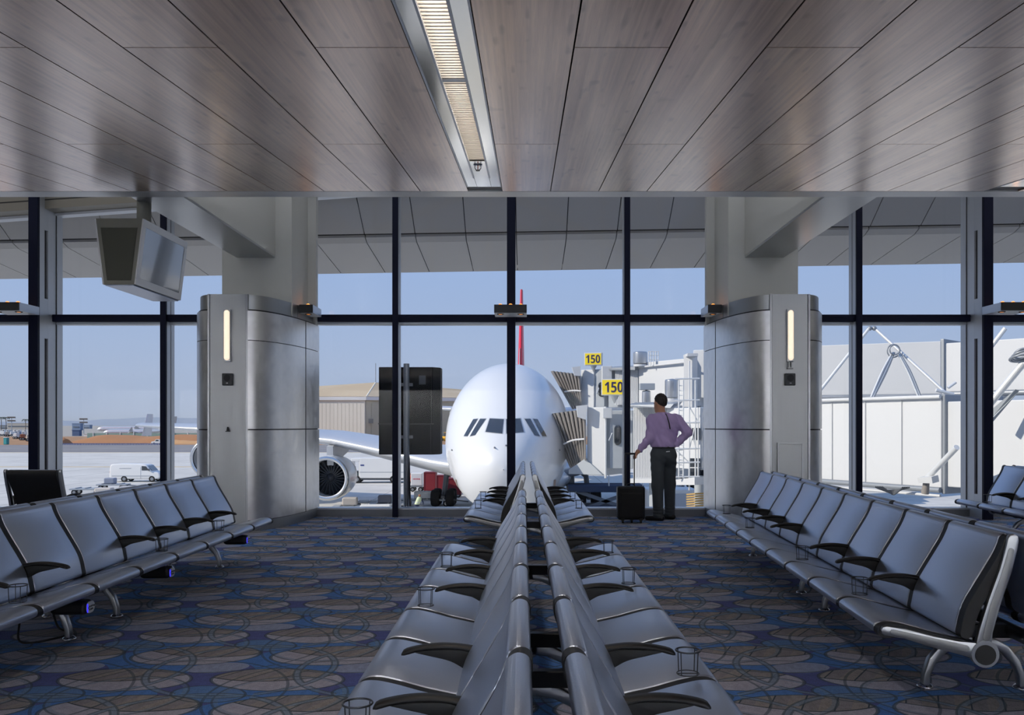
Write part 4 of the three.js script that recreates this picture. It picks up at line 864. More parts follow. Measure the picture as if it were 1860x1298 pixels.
  M('platform_deck', slab(at(1222, 872, 38), at(1222, 880, 38), at(1271, 880, 36.6), at(1271, 866, 36.6), .6), M_bridge, o);
  for (const [v0, v1, u0] of [[777, 799, 1257], [832, 848, 1252], [850, 868, 1252]]) { const g = M('louver_panel', slab(at(u0, v1, 37.3), at(1271, v1, 37.3), at(1271, v0, 37.3), at(u0, v0, 37.3), .1), M_darkGrey, o); }
  for (let i = 0; i < 6; i++) M('stair_step', slab(at(1255, 896 + i * 4.4, 36.5), at(1255, 898.6 + i * 4.4, 36.5), at(1271, 897.4 + i * 4.4, 36), at(1271, 894.6 + i * 4.4, 36), .5), std(0xa98a52, .7), o);
  // lift column and undercarriage
  M('lift_column', [bar(V(6.0, GROUND + .4, 40.6), V(6.0, -1.0, 40.6), .22, 12), bar(V(7.9, GROUND + .4, 39.4), V(7.9, -1.0, 39.4), .22, 12)], M_bridgeGrey, o);
  M('undercarriage', beam(V(5.6, GROUND + .75, 41), V(8.3, GROUND + .75, 39.2), .7, .5), M_darkGrey, o);
  for (const [x, d] of [[6, 40.2], [7.9, 39]]) M('bridge_wheel', new THREE.CylinderGeometry(.5, .5, .4, 20).rotateZ(Math.PI / 2).translate(x, GROUND + .5, -d), M_tire, o);
  M('support_leg', [bar(V(16.5, GROUND, 21), V(16.5, bot + .2, 21), .45, 18)], M_bridge, o);
  // long strut in front and hanging hoses below
  M('strut', bar(at(1738, 812, 25), at(1684, 868, 26.5), .085, 10), M_pole, o);
  M('strut_tail', bar(at(1684, 866, 26.5), at(1680, 896, 26.6), .08, 8, .12), M_canvas, o);
  M('strut_bracket', slab(at(1672, 866, 26.6), at(1674, 875, 26.6), at(1700, 876, 26), at(1698, 864, 26), .25), M_bridge, o);
  for (let i = 0; i < 5; i++) M('hanging_hose', tube([at(1590 + i * 3, 884, 28), at(1602 + i * 4, 889 + i * 1.5, 28), at(1622, 890 + i * 2, 28), at(1652 - i * 3, 885, 27.6)], .03, 14, 5), M_darkGrey, o);
  M('loose_strut', slab(at(1796, 752, 22), at(1790, 768, 22), at(1800, 765, 22), at(1848, 708, 21), .1), M_bridgeGrey, o);
}
function wallBoxGeo(x0, d0, x1, d1, y0, y1, w) { const L = Math.hypot(x1 - x0, d1 - d0), g = rbox(L, y1 - y0, w, .03).rotateY(Math.atan2(d1 - d0, x1 - x0)), nx = -(d1 - d0) / L, nd = (x1 - x0) / L; return g.translate((x0 + x1) / 2 + nx * w / 2, (y0 + y1) / 2, -((d0 + d1) / 2 + nd * w / 2)); }
{ // upper bridge
  const o = thing('jet_bridge', 'white upper jet bridge with bellows against the upper deck of the plane', 'jet bridge');
  bellows(o, [1001, 674], [1040, 743], [1054, 680], [1056, 740], 52.5, 49.4, 16);
  M('bellows_strap', tube([at(1026, 711, 50.6), at(1042, 709, 49.8), at(1056, 710, 49.0)], .05, 10, 6), M_bridge, o);
  M('hood', slab(at(1039, 667, 49), at(1043, 682, 49), at(1054, 683, 49), at(1054, 665, 49), .5), M_bridge, o);
  wallBox(o, 'cab_wall', (1055 - 957) * 49.5 / PX, 49.5, (1079 - 957) * 49 / PX, 49, 2.3, 4.5, 2.4, M_bridge);
  wallBox(o, 'cab_side', (1079 - 957) * 49.1 / PX, 49.1, (1098 - 957) * 48.8 / PX, 48.8, 2.3, 4.5, 2.4, M_bridgeGrey);  // shade on this side wall is put into its grey colour
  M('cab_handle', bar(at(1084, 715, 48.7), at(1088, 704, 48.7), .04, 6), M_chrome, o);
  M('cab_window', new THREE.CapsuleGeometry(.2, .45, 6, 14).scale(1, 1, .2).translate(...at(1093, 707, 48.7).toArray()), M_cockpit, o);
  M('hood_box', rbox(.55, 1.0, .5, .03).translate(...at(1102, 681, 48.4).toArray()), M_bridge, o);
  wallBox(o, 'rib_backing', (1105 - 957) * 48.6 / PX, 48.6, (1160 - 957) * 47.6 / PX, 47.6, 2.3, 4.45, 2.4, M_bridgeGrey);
  for (let i = 0; i < 15; i++) { const u = 1119 + i * 2.8, dd = 48.2 - i * .045; M('rib', bar(at(u, 672, dd), at(u, 735, dd), .05, 6), M_bridge, o); }
  M('rib_roof', slab(at(1107, 667, 48.6), at(1108, 671, 48.6), at(1161, 670, 47.2), at(1161, 664, 47.2), .8), M_rail, o);
  wallBox(o, 'tunnel_inner', (1160 - 957) * 47.4 / PX, 47.4, (1250 - 957) * 44 / PX, 44, 2.3, 4.75, 2.6, M_bridge);
  M('roof_edge', bar(at(1160, 667, 47.2), at(1248, 657, 43.8), .06, 6), M_bridge, o);
  M('column_housing', slab(at(1247, 740, 43.4), at(1262, 740, 43.2), at(1262, 645, 43.2), at(1247, 645, 43.4), .9), M_bridge, o);
  M('column_cap', slab(at(1245, 648, 43), at(1264, 648, 43), at(1264, 643, 43), at(1245, 643, 43), 1.1), M_bridge, o);
  for (const u of [1264, 1268, 1271]) M('rear_post', bar(at(u, 650 + (u - 1264) * 1.5, 44.5), at(u, 742, 44.5), .07, 6), M_rail, o);
  wallBox(o, 'tunnel_middle', (1262 - 957) * 44 / PX, 44.4, 19.1, 39.6, 2.72, 5.2, 2.8, M_bridge);
  wallBox(o, 'tunnel_outer', 19.1, 39.8, 27, 31.5, 2.82, 5.1, 2.6, M_bridge);
  M('tunnel_collar', wallBoxGeo(19.08, 39.65, 19.2, 39.52, 2.66, 5.3, 2.9), M_rail, o);
  M('bottom_rail', [bar(V(13, 2.66, 42.1), V(19.1, 2.66, 39.4), .13, 8), bar(V(19.1, 2.74, 39.4), V(27, 2.74, 31.2), .13, 8)], M_rail, o);
  for (let i = 0; i < 6; i++) M('panel_seam', box(.04, 2.3, .03, 11.6 + i * 1.45, 3.96, 43.05 - i * .625), M_seamGrey, o);
  signBox(o, 1078, 652, 1.02, .72, 49);
  // roof-top tanks, box and rails
  const tank = (u, v, d, r, h) => { const c = at(u, v, d), t = M('tank', lathe([[0, -h / 2], [r * .9, -h / 2], [r, -h / 2 + .05], [r, h / 2 - .06], [r * .92, h / 2], [0, h / 2 + .05]], 28).translate(c.x, c.y, c.z), M_tank, o); M('tank_foot', cyl(r * .95, .12, c.x, c.y - h / 2 - .08, -c.z, 20), M_bridge, t); };
  tank(1163, 650, 47, .39, .66); tank(1221, 706, 42, .36, .9); tank(1174, 721, 43, .22, .62);
  M('unit_box', rbox(.74, .32, .5, .02).translate(...at(1175, 702, 43).toArray()), M_bridgeGrey, o);
  for (const u of [1178, 1182, 1187, 1191, 1196]) M('roof_rail_post', bar(at(u, 638, 46), at(u, 664, 46), .025, 5), M_pole, o);
  for (const v of [638, 645, 653]) M('roof_rail', bar(at(1178, v, 46), at(1197, v, 46), .022, 5), M_pole, o);
  // raised braces over the tunnel
  const br = (a, b, r = .065, mat = M_pole) => M('brace', bar(a, b, r, 10), mat, o);
  br(at(1484, 716, 36), at(1578, 597, 36)); br(at(1590, 597, 36), at(1716, 712, 34), .06);
  M('brace_head', [new THREE.SphereGeometry(.1, 12, 8).translate(...at(1580, 596, 36).toArray()), new THREE.SphereGeometry(.1, 12, 8).translate(...at(1588, 596, 36).toArray())], M_rail, o);
  br(at(1826, 596, 28), at(1780, 656, 28.4), .075); br(at(1858, 660, 24), at(1786, 748, 24.6), .1);
  M('brace_foot', [bar(at(1700, 708, 34), at(1732, 716, 34), .07, 8), bar(at(1722, 704, 34), at(1736, 694, 34), .06, 8)], M_pole, o);
  for (const [u, u2] of [[1621, 1582], [1630, 1668]]) for (let i = 0; i < 4; i++) M('service_hose', tube([at(u + i * 1.2, 640, 35), at(u + (u2 - u) * .45 + i * 2.2, 672 + i, 34.8), at(u2 + i * 1.6, 721, 34.5)], .04, 12, 6), i % 2 ? M_rail : M_pole, o);
  M('hose_loop', new THREE.TorusGeometry(.2, .03, 8, 24).translate(...at(1625, 635, 34.9).toArray()), M_rail, o);
  M('hose_loop', new THREE.TorusGeometry(.26, .028, 8, 24).translate(...at(1623, 637, 35.1).toArray()), M_rail, o);
  for (let i = 0; i < 3; i++) M('hose_loop', new THREE.TorusGeometry(.2 + i * .05, .035, 6, 20).rotateX(.9 + i * .2).translate(...at(1856, 642 + i * 4, 24).toArray()), M_rail, o);
  M('support_leg', bar(V(21, GROUND, 38.5), V(21, 2.8, 38.5), .5, 18), M_bridge, o);
}
// ---------- hangar ----------
{
  const d = 380, o = thing('hangar', 'beige aircraft hangar with a low hipped roof behind the left wing', 'building', [-71, GROUND, d]);
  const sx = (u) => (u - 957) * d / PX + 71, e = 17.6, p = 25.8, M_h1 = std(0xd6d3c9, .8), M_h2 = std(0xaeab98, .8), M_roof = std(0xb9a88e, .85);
  const xl = sx(480), xm = sx(664), xr = sx(930);
  M('front_wall', slab(new THREE.Vector3(xl, 0, 0), new THREE.Vector3(xm, 0, 0), new THREE.Vector3(xm, e, 0), new THREE.Vector3(xl, e, 0), 1), M_h1, o);
  for (let i = 0; i < 26; i++) M('door_leaf', box(1.62, e - 1.5, .3, xl + 1 + i * 1.71, e / 2 - .7, -.6), M_h1, o);
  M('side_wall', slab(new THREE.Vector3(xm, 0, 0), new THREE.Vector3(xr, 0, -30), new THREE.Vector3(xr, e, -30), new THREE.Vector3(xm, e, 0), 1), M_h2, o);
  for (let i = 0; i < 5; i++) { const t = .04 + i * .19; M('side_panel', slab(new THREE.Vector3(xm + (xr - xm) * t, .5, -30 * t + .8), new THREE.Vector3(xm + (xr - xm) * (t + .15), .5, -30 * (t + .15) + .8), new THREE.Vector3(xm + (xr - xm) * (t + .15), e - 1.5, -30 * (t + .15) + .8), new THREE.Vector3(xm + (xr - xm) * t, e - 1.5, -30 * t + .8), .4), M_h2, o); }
  M('side_window', box(2, 2, .4, xm + 2.6, 8.2, -1.3), M_darkGrey, o);
  const a = new THREE.Vector3(xl, e + 1.4, 1), b = new THREE.Vector3(xm + .6, e + 1.4, 1), c = new THREE.Vector3(xm + 2, p, -14), f = new THREE.Vector3(xl, p - 3, -14), g2 = new THREE.Vector3(xr, e + 1.4, -29), h = new THREE.Vector3(xr, p - 4.2, -40);
  M('roof_slope', slab(a, b, c, f, .4), M_roof, o); M('roof_slope', slab(b, g2, h, c, .4), M_roof, o);
  M('roof_hip', bar(b, c, .35, 6), M_h1, o);
  M('eave_trim', [beam(a.clone().setY(e + .6), b.clone().setY(e + .6), .8, 1.5), beam(b.clone().setY(e + .6), g2.clone().setY(e + .6), .8, 1.5)], M_hull, o);
  M('mast', bar(new THREE.Vector3(xm + 2, p, -14), new THREE.Vector3(xm + 2, p + 9, -14), .12, 5), M_gear, o);
}
// ---------- vehicles ----------
const M_vanWhite = std(0xe0e1e0, .4), M_autoGlass = phys({ color: 0x2b333a, roughness: .08, clearcoat: 1 });
function wheels(o, xs, z, r, w) { for (const x of xs) for (const s of [-1, 1]) { const t = M('wheel', new THREE.CylinderGeometry(r, r, w, 20).rotateX(Math.PI / 2).translate(x, r, s * z), M_tire, o); M('hubcap', new THREE.CylinderGeometry(r * .55, r * .55, w + .02, 16).rotateX(Math.PI / 2).translate(x, r, s * z), M_castAlu, t); } }
{ // van, nose to the right
  const o = thing('van', 'white cargo van driving across the apron left of the column', 'van', [-46.6, GROUND, 103]);
  M('body', extrude(smoothLoop([[-2.95, .42], [-2.98, 1.2], [-2.85, 2.0], [-2.6, 2.12], [0, 2.13], [1.1, 2.08], [1.45, 1.95], [2.0, 1.32], [2.75, 1.12], [2.95, .95], [2.98, .5], [2.7, .38], [0, .36], [-2.6, .36]], 80), 1.96, .12, .7, 3).translate(0, 0, -.98), M_vanWhite, o);
  for (const s of [-1, 1]) { M('side_window', extrude([[.85, 1.38], [1.72, 1.38], [1.36, 1.86], [.85, 1.9]], .03, 0, 0).translate(0, 0, s * .985 - .015), M_autoGlass, o); M('door_seam', box(.02, 1.4, .02, .72, 1.1, s * .985), M_bridgeGrey, o); M('rub_strip', box(4.6, .06, .03, -.4, .72, s * .985), M_bridgeGrey, o); M('lettering_strip', box(1.4, .06, .012, -1.1, 1.62, s * .99), std(0x9a9fa6, .5), o); }
  M('windscreen', slab(new THREE.Vector3(1.46, 1.92, .8), new THREE.Vector3(1.98, 1.36, .85), new THREE.Vector3(1.98, 1.36, -.85), new THREE.Vector3(1.46, 1.92, -.8), .06), M_autoGlass, o);
  M('tail_light', box(.05, .35, .14, -2.96, 1.1, -.85), std(0xb02018, .4), o); M('bumper', rbox(.2, .18, 1.9, .05, 2.95, .5, 0), M_bridgeGrey, o); M('rear_bumper', rbox(.2, .16, 1.9, .05, -2.98, .48, 0), M_bridgeGrey, o);
  M('mirror', box(.12, .25, .12, 1.75, 1.45, -1.06), M_darkGrey, o);
  wheels(o, [-1.25, 2.05], .86, .36, .26);
}
{ // step van with open cab door, nose to the left
  const o = thing('delivery_truck', 'white box truck with an open cab door under the left wing', 'truck', [-17.6, GROUND, 101]);
  M('box_body', rbox(5.6, 2.35, 2.2, .08, .9, 1.75, 0), M_vanWhite, o); M('chassis', box(6.6, .25, 1.9, .3, .5, 0), M_darkGrey, o);
  M('cab_roof', rbox(1.0, .35, 2.2, .06, -2.35, 2.72, 0), M_vanWhite, o); M('cab_front', rbox(.18, 1.4, 2.1, .04, -2.8, 1.2, 0), M_vanWhite, o); M('dash', box(.5, .7, 1.9, -2.45, 1.0, 0), M_darkGrey, o); M('cab_seat', [rbox(.5, .15, .5, .04, -2.15, 1.0, -.5), rbox(.15, .7, .5, .04, -1.95, 1.4, -.5)], std(0x2e6a5a, .7), o);
  M('windscreen', box(.06, .9, 2, -2.82, 2.15, 0), M_autoGlass, o); M('cab_pillar', [box(.08, 1.9, .08, -2.8, 1.6, -1.03), box(.08, 1.9, .08, -1.95, 1.6, -1.03)], M_vanWhite, o);
  M('side_badge', box(.42, .16, .02, -1.55, 2.1, -1.11), std(0x3a4a86, .5), o); M('rub_rail', box(5.6, .05, .03, .9, 1.3, -1.11), M_bridgeGrey, o); M('rear_trim', box(.1, 2.3, 2.24, 3.68, 1.75, 0), std(0x5a6790, .5), o);
  wheels(o, [-2.2, 2.1], .95, .44, .3);
}
{ // pickup by the taxiway
  const o = thing('pickup_truck', 'small white pickup beside the row of barricades', 'truck', [-122.6, GROUND, 287]);
  M('body', extrude([[-2.5, .5], [-2.5, 1.05], [-.4, 1.1], [-.1, 1.75], [1.0, 1.8], [1.5, 1.2], [2.5, 1.05], [2.6, .5]].map(([x, y]) => [-x, y]), 1.8, .05, .3).translate(0, 0, -.9), M_vanWhite, o);
  M('window', extrude([[.05, 1.2], [.15, 1.65], [.9, 1.68], [1.25, 1.2]].map(([x, y]) => [-x, y]), 1.84, 0, 0).translate(0, 0, -.92), M_autoGlass, o); wheels(o, [-1.6, 1.6], .8, .38, .25); M('load', rbox(1.2, .5, 1, .1, 1.6, 1.3, 0), std(0xa06048, .7), o);
}
// parked jetliners far away, noses to the left
function farJet(label, u0, u1, v, d, r, finU, finV, logo) {
  const o = thing('parked_airliner', label, 'airplane', [(u0 - 957) * d / PX, GROUND, d]), L = (u1 - u0) * d / PX, h = EYE - (v - 770) * d / PX - GROUND, M_silver = std(0xc9ccd2, .3, .45);
  M('fuselage', tube3([[0, 0, h - r * .3, .05, .05], [.8, 0, h - r * .22, r * .45, r * .45], [2.4, 0, h - r * .08, r * .8, r * .82], [5, 0, h, r, r], [L * .72, 0, h, r, r], [L * .9, 0, h + r * .3, r * .55, r * .6], [L, 0, h + r * .6, r * .12, r * .15]], 28).rotateY(-Math.PI / 2), M_silver, o);
  for (const [dy, m] of [[r * .42, std(0xc23a4a, .5)], [r * .18, M_hull], [-r * .04, std(0x3b49a0, .5)], [-r * .3, M_red]]) M('cheat_line', tube3([[3.2, 0, h + dy, Math.sqrt(1 - (dy / r) ** 2) * r * .9 + .06, r * .11], [5.4, 0, h + dy, Math.sqrt(1 - (dy / r) ** 2) * r + .05, r * .12], [L * .72, 0, h + dy, Math.sqrt(1 - (dy / r) ** 2) * r + .05, r * .12], [L * .74, 0, h + dy, .1, .02]], 20).rotateY(-Math.PI / 2), m, o);
  const fx = (finU[0] - u0) * d / PX, fw = (finU[1] - finU[0]) * d / PX, fy = EYE - (finV - 770) * d / PX - GROUND;
  const fin = M('tail_fin', extrude([[fx, h + r * .5], [fx + fw * .55, fy], [fx + fw * .98, fy], [fx + fw * .85, h + r * .6]], .5, .08, .3).translate(0, 0, -.25), logo ? M_hull : std(0x8d9097, .4, .3), o);
  if (logo) { M('fin_letter', text('A', 3, .1).translate(fx + fw * .45, (h + fy) / 2, .3), M_red, fin); M('fin_letter', text('A', 3, .1).translate(fx + fw * .68, (h + fy) / 2, .3), std(0x2f4aa0, .5), fin); }
  M('wing', slab(new THREE.Vector3(L * .42, h - r * .5, r), new THREE.Vector3(L * .62, h - r * .5, r), new THREE.Vector3(L * .66, h + .4, 15), new THREE.Vector3(L * .6, h + .4, 15), .5), M_silver, o);
  M('winglet', extrude([[L * .585, h + .4], [L * .63, h + 3.2], [L * .645, h + 3.2], [L * .65, h + .4]], .2, 0, 0).translate(0, 0, 15), std(0x7d828a, .5), o);
  M('engine', new THREE.CylinderGeometry(1.1, .8, 4, 18).rotateZ(Math.PI / 2).translate(L * .45, h - r * 1.1, 7), std(0x4c5560, .5), o);
  for (const x of [L * .1, L * .52]) M('landing_gear', [bar(new THREE.Vector3(x, .3, 1), new THREE.Vector3(x, h - r * .8, 1), .2, 6), new THREE.CylinderGeometry(.55, .55, .5, 14).rotateX(Math.PI / 2).translate(x, .55, 1)], M_tire, o);
}
farJet('far silver jetliner with red and blue stripes, the rearmost of the two', 176, 318, 778.5, 650, 1.95, [300, 322], 756, false);
farJet('far silver jetliner with a lettered white tail, in front of the rearmost one', 187, 300, 784, 560, 1.75, [286, 308], 754, true);

// berm, mounds, fence, barricades, masts, palms, skyline
function mound(label, x0, x1, d, depth, h, seed_) {
  const nx = 60, nd = 8, pos = [], idx = [];
  for (let j = 0; j <= nd; j++) for (let i = 0; i <= nx; i++) { const a = i / nx, b = j / nd; pos.push(x0 + (x1 - x0) * a, GROUND - .2 + h * Math.sin(b * Math.PI) ** .8 * Math.min(1, a * 9, (1 - a) * 9) * (.65 + .5 * noise(a * 11, b * 3, 64, 64, seed_)), -(d + depth * b)); }
  for (let j = 0; j < nd; j++) for (let i = 0; i < nx; i++) { const p = j * (nx + 1) + i; idx.push(p, p + 1, p + nx + 1, p + 1, p + nx + 2, p + nx + 1); }
  const g = new THREE.BufferGeometry(); g.setAttribute('position', new THREE.Float32BufferAttribute(pos, 3)); g.setIndex(idx); g.computeVertexNormals();
  return tag(M('dirt_mound', g, std(seed_ % 2 ? 0xa8764e : 0xc09568, .95)), label, 'mound');
}
mound('long low berm of brown earth beyond the taxiway', -172, -96, 312, 26, 2.9, 5);
mound('small heap of darker earth in front of the long berm', -171, -162, 300, 8, 2.3, 9);
mound('pale sandy bank at the right end of the brown berm', -135, -85, 300, 10, 1.5, 6);
{
  const o = thing('mesh_fence', 'green mesh fence with white posts beyond the berm', 'fence', [-150, GROUND, 420]);
  M('mesh_panel', box(150, 2.5, .1, 10, 1.25, 0), std(0x7f9a94, .9), o); for (let i = 0; i < 22; i++) M('fence_post', box(.35, 3.2, .3, -62 + i * 6.6, 1.6, -.1), M_hull, o);
}
{
  const g = [], f = []; for (let i = 0; i < 88; i++) { g.push(rbox(.34, .62, .3, .05, -164 + i * .53, GROUND + .3, 283)); f.push(box(.2, .2, .32, -164 + i * .53 + .26, GROUND + .15, 283)); }
  const m = M('barricade_row', g, std(0x4a5a86, .6)); tag(m, 'row of small blue barricades along the taxiway edge', 'barricades'); m.userData.kind = 'stuff'; M('barricade_feet', f, M_hull, m);
}
function mast(u, v, d, label) { const x = (u - 957) * d / PX, h = EYE - (v - 770) * d / PX - GROUND, o = thing('light_mast', label, 'light mast', [x, GROUND, d]); M('pole', cyl(.28, h, 0, h / 2, 0, 10, .16), M_bridgeGrey, o); M('crossarm', [box(5, .3, .3, 0, h - .2, 0), box(5, .3, .3, 0, h - 2.2, 0)], M_gear, o); for (let i = 0; i < 5; i++) { M('floodlight', rbox(.8, .7, .6, .1, -2 + i, h + .2, -.3), std(0x6a625c, .6), o); M('floodlight', rbox(.8, .6, .6, .1, -2 + i, h - 1.8, -.3), std(0x6a625c, .6), o); } }
mast(21, 758, 520, 'floodlight mast at the far left edge'); mast(152, 761, 520, 'floodlight mast right of the deep left mullion');
function palm(u, v, d, label) {
  const x = (u - 957) * d / PX, h = EYE - (v - 770) * d / PX - GROUND, o = thing('palm_tree', label, 'palm tree', [x, GROUND, d], 0, 'palms on the skyline');
  M('trunk', tube([new THREE.Vector3(0, 0, 0), new THREE.Vector3(.4, h * .5, 0), new THREE.Vector3(0, h, 0)], .35, 12, 6), std(0x6a5f55, .9), o);
  for (let i = 0; i < 11; i++) { const a = i / 11 * 6.283, q = (r, y) => new THREE.Vector3(Math.cos(a) * r, h + y, Math.sin(a) * r); M('frond', tube([q(0, 0), q(1.6, 1.1), q(3.0, .5), q(3.8, -1.2)], .28, 8, 4), std(0x55605a, .9), o); }
}
palm(2, 759, 1000, 'tall palm at the far left edge'); palm(10.5, 759, 1000, 'palm just right of the far left palm'); palm(46, 763, 1000, 'palm over the beige block on the skyline'); palm(58.5, 762, 1000, 'leaning palm over the blue block on the skyline');
function block(u0, u1, v, d, color, label, rows = 2) {
  const x0 = (u0 - 957) * d / PX, x1 = (u1 - 957) * d / PX, h = EYE - (v - 770) * d / PX - GROUND, o = thing('far_building', label, 'building', [(x0 + x1) / 2, GROUND, d]);
  const dp = Math.min(30, (x1 - x0) * .7); M('walls', box(x1 - x0, h, dp, 0, h / 2, dp / 2), std(color, .9), o); M('roof_edge', box(x1 - x0 + .4, Math.min(1, h * .1), dp + .4, 0, h, dp / 2), std(color, .9), o);
  const n = Math.max(2, Math.round((x1 - x0) / 8)); for (let r = 0; r < rows; r++) M('window_band', box(x1 - x0 - 3, 1.4, .3, 0, h - 4 - r * 4.5, -.2), std(0x5b6672, .5), o);
}
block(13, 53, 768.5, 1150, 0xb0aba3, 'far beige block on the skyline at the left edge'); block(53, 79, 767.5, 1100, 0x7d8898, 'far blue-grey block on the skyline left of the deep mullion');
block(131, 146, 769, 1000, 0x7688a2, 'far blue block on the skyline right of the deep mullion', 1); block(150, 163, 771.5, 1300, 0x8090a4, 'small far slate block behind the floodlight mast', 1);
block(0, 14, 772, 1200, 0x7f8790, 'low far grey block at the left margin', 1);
block(131, 144, 781, 500, 0x4d5f80, 'dark blue site container below the far blue block', 0); block(152, 159, 788, 480, 0xd4d6d8, 'small white site cabin under the floodlight mast', 0);
block(1, 16, 781, 640, 0xc9ccd0, 'low white shed at the left margin', 0);
{ // hazy hills
  const pos = [], idx = [], n = 90; for (let i = 0; i <= n; i++) { const x = -2900 + i * 50; pos.push(x, GROUND, -3600, x, GROUND + 6 + 26 * noise(i * .16, 2, 64, 64, 33) + 10 * noise(i * .6, 5, 64, 64, 34), -3650); }
  for (let i = 0; i < n; i++) { const p = i * 2; idx.push(p, p + 2, p + 1, p + 1, p + 2, p + 3); }
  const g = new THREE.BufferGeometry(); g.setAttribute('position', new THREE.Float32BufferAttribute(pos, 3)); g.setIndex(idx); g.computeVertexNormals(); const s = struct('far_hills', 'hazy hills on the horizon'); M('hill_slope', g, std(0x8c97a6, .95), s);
}
// construction clutter beyond the taxiway at the far left
const M_site = [0xd8d9da, 0x7e8fa8, 0x9a5e44, 0xb9b2a8, 0x2f7f86, 0xc7a24a];
[[6, 788, 8, 0], [13, 790, 5, 3], [24, 788.5, 9, 0], [34, 789.5, 8, 1], [44, 790, 7, 0], [57, 790, 8, 3], [30, 797, 6, 0], [41, 800, 6, 2], [52, 802, 7, 3], [64, 800, 8, 2]].forEach(([u, v, w, m], i) => {
  const d = 300 + (806 - v) * 11, k = d / PX, o = thing('site_vehicle', ['white tipper', 'grey loader', 'long white trailer', 'blue tanker', 'white flatbed', 'grey excavator', 'white tank', 'rusty dozer', 'grey dumper', 'red-brown scraper'][i] + ' on the construction ground at the left edge', 'site vehicle', [(u - 957) * k, GROUND, d], (i % 3) * .3);
  M('body', rbox(w * k, 1.9, 2.4, .2, 0, 1.7, 0), std([0xd8d9da, 0x7e8fa8, 0x9a5e44, 0xb9b2a8][m], .7), o); M('cab', rbox(w * k * .3, 1.3, 2, .2, w * k * .28, 3.0, 0), M_vanWhite, o); M('cab_glass', box(w * k * .2, .7, 2.06, w * k * .28, 3.15, 0), M_autoGlass, o); wheels(o, [-w * k * .32, w * k * .32], 1.1, .6, .4);
});
{ const o = thing('portable_toilet', 'teal portable toilet at the edge of the construction ground', 'toilet', [(11.5 - 957) * 290 / PX, GROUND, 290]); M('cabin', rbox(1.25, 2.3, 1.25, .1, 0, 1.15, 0), std(0x2f8f95, .6), o); M('roof', rbox(1.35, .22, 1.35, .08, 0, 2.36, 0), M_hull, o); M('door', box(.8, 1.9, .05, 0, 1.05, -.64), std(0x3aa0a6, .6), o); }
function loader(u, label, s, d = 330) { const o = thing('wheel_loader', label, 'loader', [(u - 957) * d / PX, GROUND + .1, d], s); const Y = std(0xd7a21f, .6); M('chassis', rbox(3.6, 1.1, 2, .15, 0, 1.3, 0), Y, o); M('cab', rbox(1.3, 1.5, 1.6, .1, -.4, 2.6, 0), M_autoGlass, o); M('cab_roof', rbox(1.5, .18, 1.8, .05, -.4, 3.4, 0), Y, o); M('lift_arm', beam(new THREE.Vector3(.8, 1.8, 0), new THREE.Vector3(3.0, 1.0, 0), 1.2, .35), Y, o); M('bucket', rbox(.9, 1.0, 2.3, .1, 3.3, .8, 0), Y, o); wheels(o, [-1.3, 1.3], .95, .75, .55); }
loader(793, 'yellow wheel loader just right of the docking display', .3); loader(810, 'yellow wheel loader close to the plane nose', 2.4, 346);

// ---------- ground crew and apron equipment ----------
function worker(label, u, v, d, pose, shirt) {
  const x = (u - 957) * d / PX, o = thing('person', label, 'person', [x, GROUND, d]), b = pose ? .18 : 0;
  const body = (p, q, r) => { let t = cap(p, q, r, [-.09, .86, 0], [-.10, .08, .02], .085, .055); t = smin(t, cap(p, q, r, [.09, .86, 0], [.11, .08, -.02], .085, .055), .03); t = smin(t, cap(p, q, r, [0, .9, 0], [b, 1.36 - b * .4, 0], .15, .17), .08); t = smin(t, ell(p, q, r, [b * 1.2, 1.63 - b * .5, 0], [.085, .115, .095]), .02); for (const s of [-1, 1]) t = smin(t, smin(cap(p, q, r, [b + s * .18, 1.38 - b * .4, 0], [b * 1.3 + s * .25, 1.1 - b * .3, .06], .055, .045), cap(p, q, r, [b * 1.3 + s * .25, 1.1 - b * .3, .06], [b * 1.4 + s * .22, .86, -.12], .045, .035), .02), .03); return t; };
  M('body', surfaceNet(body, [-.5, 0, -.35], [.75, 1.85, .35], .035), std(0x2c3550, .8), o);
  M('vest', surfaceNet((p, q, r) => Math.max(cap(p, q, r, [0, .9, 0], [b, 1.36 - b * .4, 0], .175, .195), .88 - q), [-.4, .8, -.35], [.65, 1.7, .35], .04), std(shirt, .7), o);
  M('head', new THREE.SphereGeometry(.1, 14, 10).translate(b * 1.2, 1.64 - b * .5, .01), std(0x9a6a50, .7), o);
  M('reflective_band', surfaceNet((p, q, r) => Math.max(cap(p, q, r, [0, .9, 0], [b, 1.36 - b * .4, 0], .18, .2), Math.abs(q - 1.05) - .04), [-.4, .95, -.3], [.6, 1.15, .3], .03), M_hull, o);
}
worker('ground worker in an orange vest standing under the wing root', 746, 886, 90, 0, 0xe0552e);
worker('ground worker in a pale green vest bending over near the yellow rail', 757, 915, 64, 1, 0xc9d6b0);
